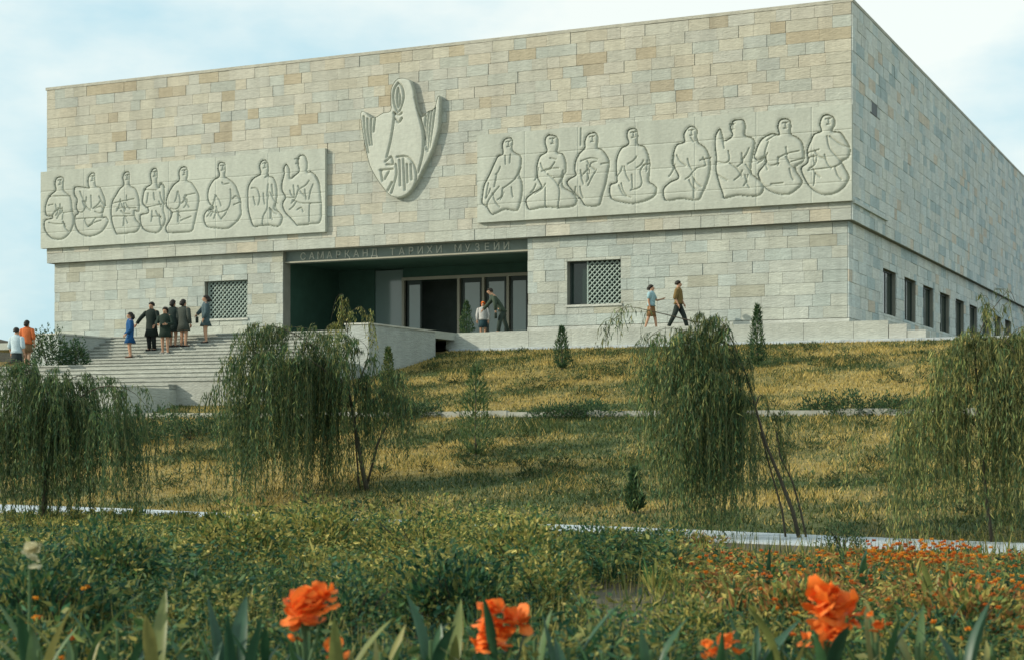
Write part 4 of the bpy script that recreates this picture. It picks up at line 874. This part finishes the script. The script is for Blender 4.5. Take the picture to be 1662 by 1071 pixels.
# ---- cannas: broad upright blades, some with orange heads
def blade_mesh(L, Wd, bend, c, seed):
    r = random.Random(seed); m = MB(); rows = 8; V = []
    for i in range(rows + 1):
        t = i / rows; wv = Wd * (math.sin(math.pi * min(t * .92 + .08, 1)) ** .8) * (1 - .15 * t) if i < rows else 0.002
        yy = bend * L * t * t; zz = L * t * (1 - .22 * bend * t); rip = .02 * L * math.sin(t * 9 + seed)
        V.append(((-wv / 2, yy - wv * .18 + rip * .3, zz), (0, yy + .02 * Wd, zz), (wv / 2, yy - wv * .18 - rip * .3, zz)))
    for row in V: m.v += list(row)
    for i in range(rows):
        for j in range(2):
            k = r.uniform(.9, 1.1); m.cur = tuple(x * k for x in c); a = i * 3 + j; m.face([a, a + 1, a + 4, a + 3])
    return npmesh('leaf', m.v, m.f, np.array(m.t, np.float32), True)
CL = [(.035, .10, .045), (.05, .125, .05), (.03, .085, .045), (.085, .15, .05), (.17, .20, .06), (.26, .25, .08)]
BL = [blade_mesh(random.uniform(.42, .62), random.uniform(.055, .10), random.uniform(.05, .4), CL[k % 6], k) for k in range(18)]
for b in BL: b.materials.append(M_CANNA)
def petal_mesh(seed, c):
    r = random.Random(seed); m = MB(); n = 5
    for i in range(n + 1):
        t = i / n; w_ = .066 * math.sin(math.pi * (t * .86 + .10)) ** .7; z = .10 * t - .05 * t * t * r.uniform(.2, 1.6); y = .085 * t
        for s in (-1, -.4, .4, 1): m.v.append((s * w_, y + r.uniform(-.004, .004), z + abs(s) * .014 * math.sin(t * 5 + seed) + r.uniform(-.004, .004)))
    for i in range(n):
        for j in range(3):
            k = r.uniform(.92, 1.08); m.cur = (c[0] * k, c[1] * k, c[2] * k); m.face([i * 4 + j, i * 4 + j + 1, i * 4 + j + 5, i * 4 + j + 4])
    me = npmesh('petal', m.v, m.f, np.array(m.t, np.float32), True); me.materials.append(M_PETAL); return me
OR = [petal_mesh(k, random.choice([(.90, .19, .025), (.88, .22, .04), (.93, .24, .05)])) for k in range(8)]
CR = [petal_mesh(k + 20, (.58, .54, .34)) for k in range(3)]
def canna(label, px, d, nleaf, heads=None, scale=1.0, group=None, petals=OR, blades=None, spread=.35, stemh=.42):
    X, Y = col(px, d); root = empty('canna_plant', (X, Y, 0), random.uniform(0, 6.28)); tag(root, label, 'canna', group); rz = root.rotation_euler.z
    for k in range(nleaf):
        o = bpy.data.objects.new('leaf', (blades or BL)[random.randrange(len(blades or BL))]); COL.objects.link(o); o.parent = root
        a = 6.283 * k / nleaf + random.uniform(-.4, .4); h0 = random.uniform(0, stemh)
        o.location = (.03 * math.cos(a), .03 * math.sin(a), h0); o.rotation_euler = (-random.uniform(.08, spread), 0, a - 1.5708); s = scale * random.uniform(.75, 1.15); o.scale = (s, s, s)
    MB().tube([(0, 0, -.05), (0.01, 0, stemh + .15)], [.016, .01], 6).build('stem', mat_stem, root)
    for (hx, hy, r_, npet) in heads or []:
        zc = EYE + (HZ - hy) / F * d; xc = (hx - px) / F * d; cx_, cy_ = xc * math.cos(-rz), xc * math.sin(-rz)
        MB().tube([(0, 0, stemh), (cx_ * .6, cy_ * .6, (zc + stemh) / 2), (cx_, cy_, zc - .01)], [.011, .009, .007], 6).build('flower_stalk', mat_stem, root)
        fl = empty('flower', (cx_, cy_, zc), 0, root)
        for k in range(npet):
            o = bpy.data.objects.new('petal', random.choice(petals)); COL.objects.link(o); o.parent = fl
            u = random.uniform(-.8, 1); a = random.uniform(0, 6.283); s = r_ / .10 * random.uniform(.65, .95)
            o.location = (r_ * .35 * math.cos(a) * random.random(), r_ * .35 * math.sin(a) * random.random(), r_ * .55 * u)
            o.rotation_euler = (u * 1.0 - .25, random.uniform(-.7, .7), a - 1.5708); o.scale = (s, s, s)
mat_stem = mat('canna_stem', (.07, .13, .05), .6)
canna('canna with a broad orange flower head leftmost of the three big blooms', 495, 8.6, 5, [(490, 990, .11, 24), (525, 975, .085, 18), (480, 1028, .05, 6)])
canna('canna with two joined ragged orange flower heads in the middle foreground', 805, 8.5, 5, [(797, 1000, .085, 20), (800, 1040, .095, 20), (838, 1010, .08, 16)])
canna('canna with the largest round orange flower head on the right', 1345, 8.6, 5, [(1335, 990, .12, 28), (1368, 1000, .10, 20), (1345, 1035, .09, 14), (1308, 1045, .05, 5)])
canna('canna with a small orange bloom touching the bottom edge left of centre', 548, 8.0, 3, [(545, 1066, .075, 9)])
canna('canna with two small orange blooms at the bottom edge right of centre', 1165, 8.2, 4, [(1150, 1060, .06, 8), (1182, 1048, .065, 8)])
canna('canna with a narrow orange bloom right of the largest flower head', 1424, 8.8, 4, [(1425, 1022, .05, 7), (1412, 1002, .028, 4)])
canna('tall stalk with a pale cream bloom at the left edge', 48, 9.2, 3, [(48, 908, .085, 7)], petals=CR)
DARKB = [b for k, b in enumerate(BL) if k % 6 < 3]; PALEB = [b for k, b in enumerate(BL) if k % 6 >= 3]
for i, (px, d, nl, s) in enumerate(sorted([(380, 8.7, 7, 1.15), (430, 8.8, 6, 1.1), (330, 8.5, 5, 1.0), (250, 8.6, 5, .95), (120, 8.7, 6, 1.0), (60, 8.5, 5, 1.0), (190, 9.4, 5, 1.0), (620, 8.4, 5, .8), (700, 8.9, 6, 1.1), (735, 8.8, 4, 1.0), (870, 8.9, 6, 1.05), (920, 8.6, 6, 1.0), (980, 8.4, 5, .85), (1060, 8.5, 5, .8), (1225, 8.8, 6, 1.0), (1270, 8.7, 5, .95), (1490, 8.8, 6, .9), (1560, 8.5, 5, .9), (1610, 8.7, 6, 1.0)])):
    canna('flowerless canna in the nearest row of the bed, %s from the left' % ORD[i], px, d, nl, None, s, 'flowerless cannas in the bed', blades=DARKB if random.random() < .6 else PALEB)
for i, (px, d, nl, s) in enumerate(sorted([(1130, 13.5, 5, .8), (1190, 15.5, 6, .8), (1245, 16.5, 6, .9), (1315, 15.2, 5, .9), (1395, 15.8, 7, 1.0), (1420, 16.0, 5, .9), (1515, 14.6, 7, 1.0), (1540, 14.5, 5, 1.0), (1600, 16.2, 5, .8), (1370, 13.4, 5, .8), (1455, 12.8, 5, .8), (1530, 12.2, 5, .8), (950, 14.0, 4, .8), (400, 13.5, 4, .9), (280, 14.5, 4, .9), (150, 13.0, 5, .9), (640, 15, 4, .9)])):
    canna('smaller flowerless canna farther back in the bed, %s from the left' % ORD[i], px, d, nl, None, s * .82, 'flowerless cannas in the bed', blades=PALEB if random.random() < .65 else DARKB, spread=.28, stemh=.15)
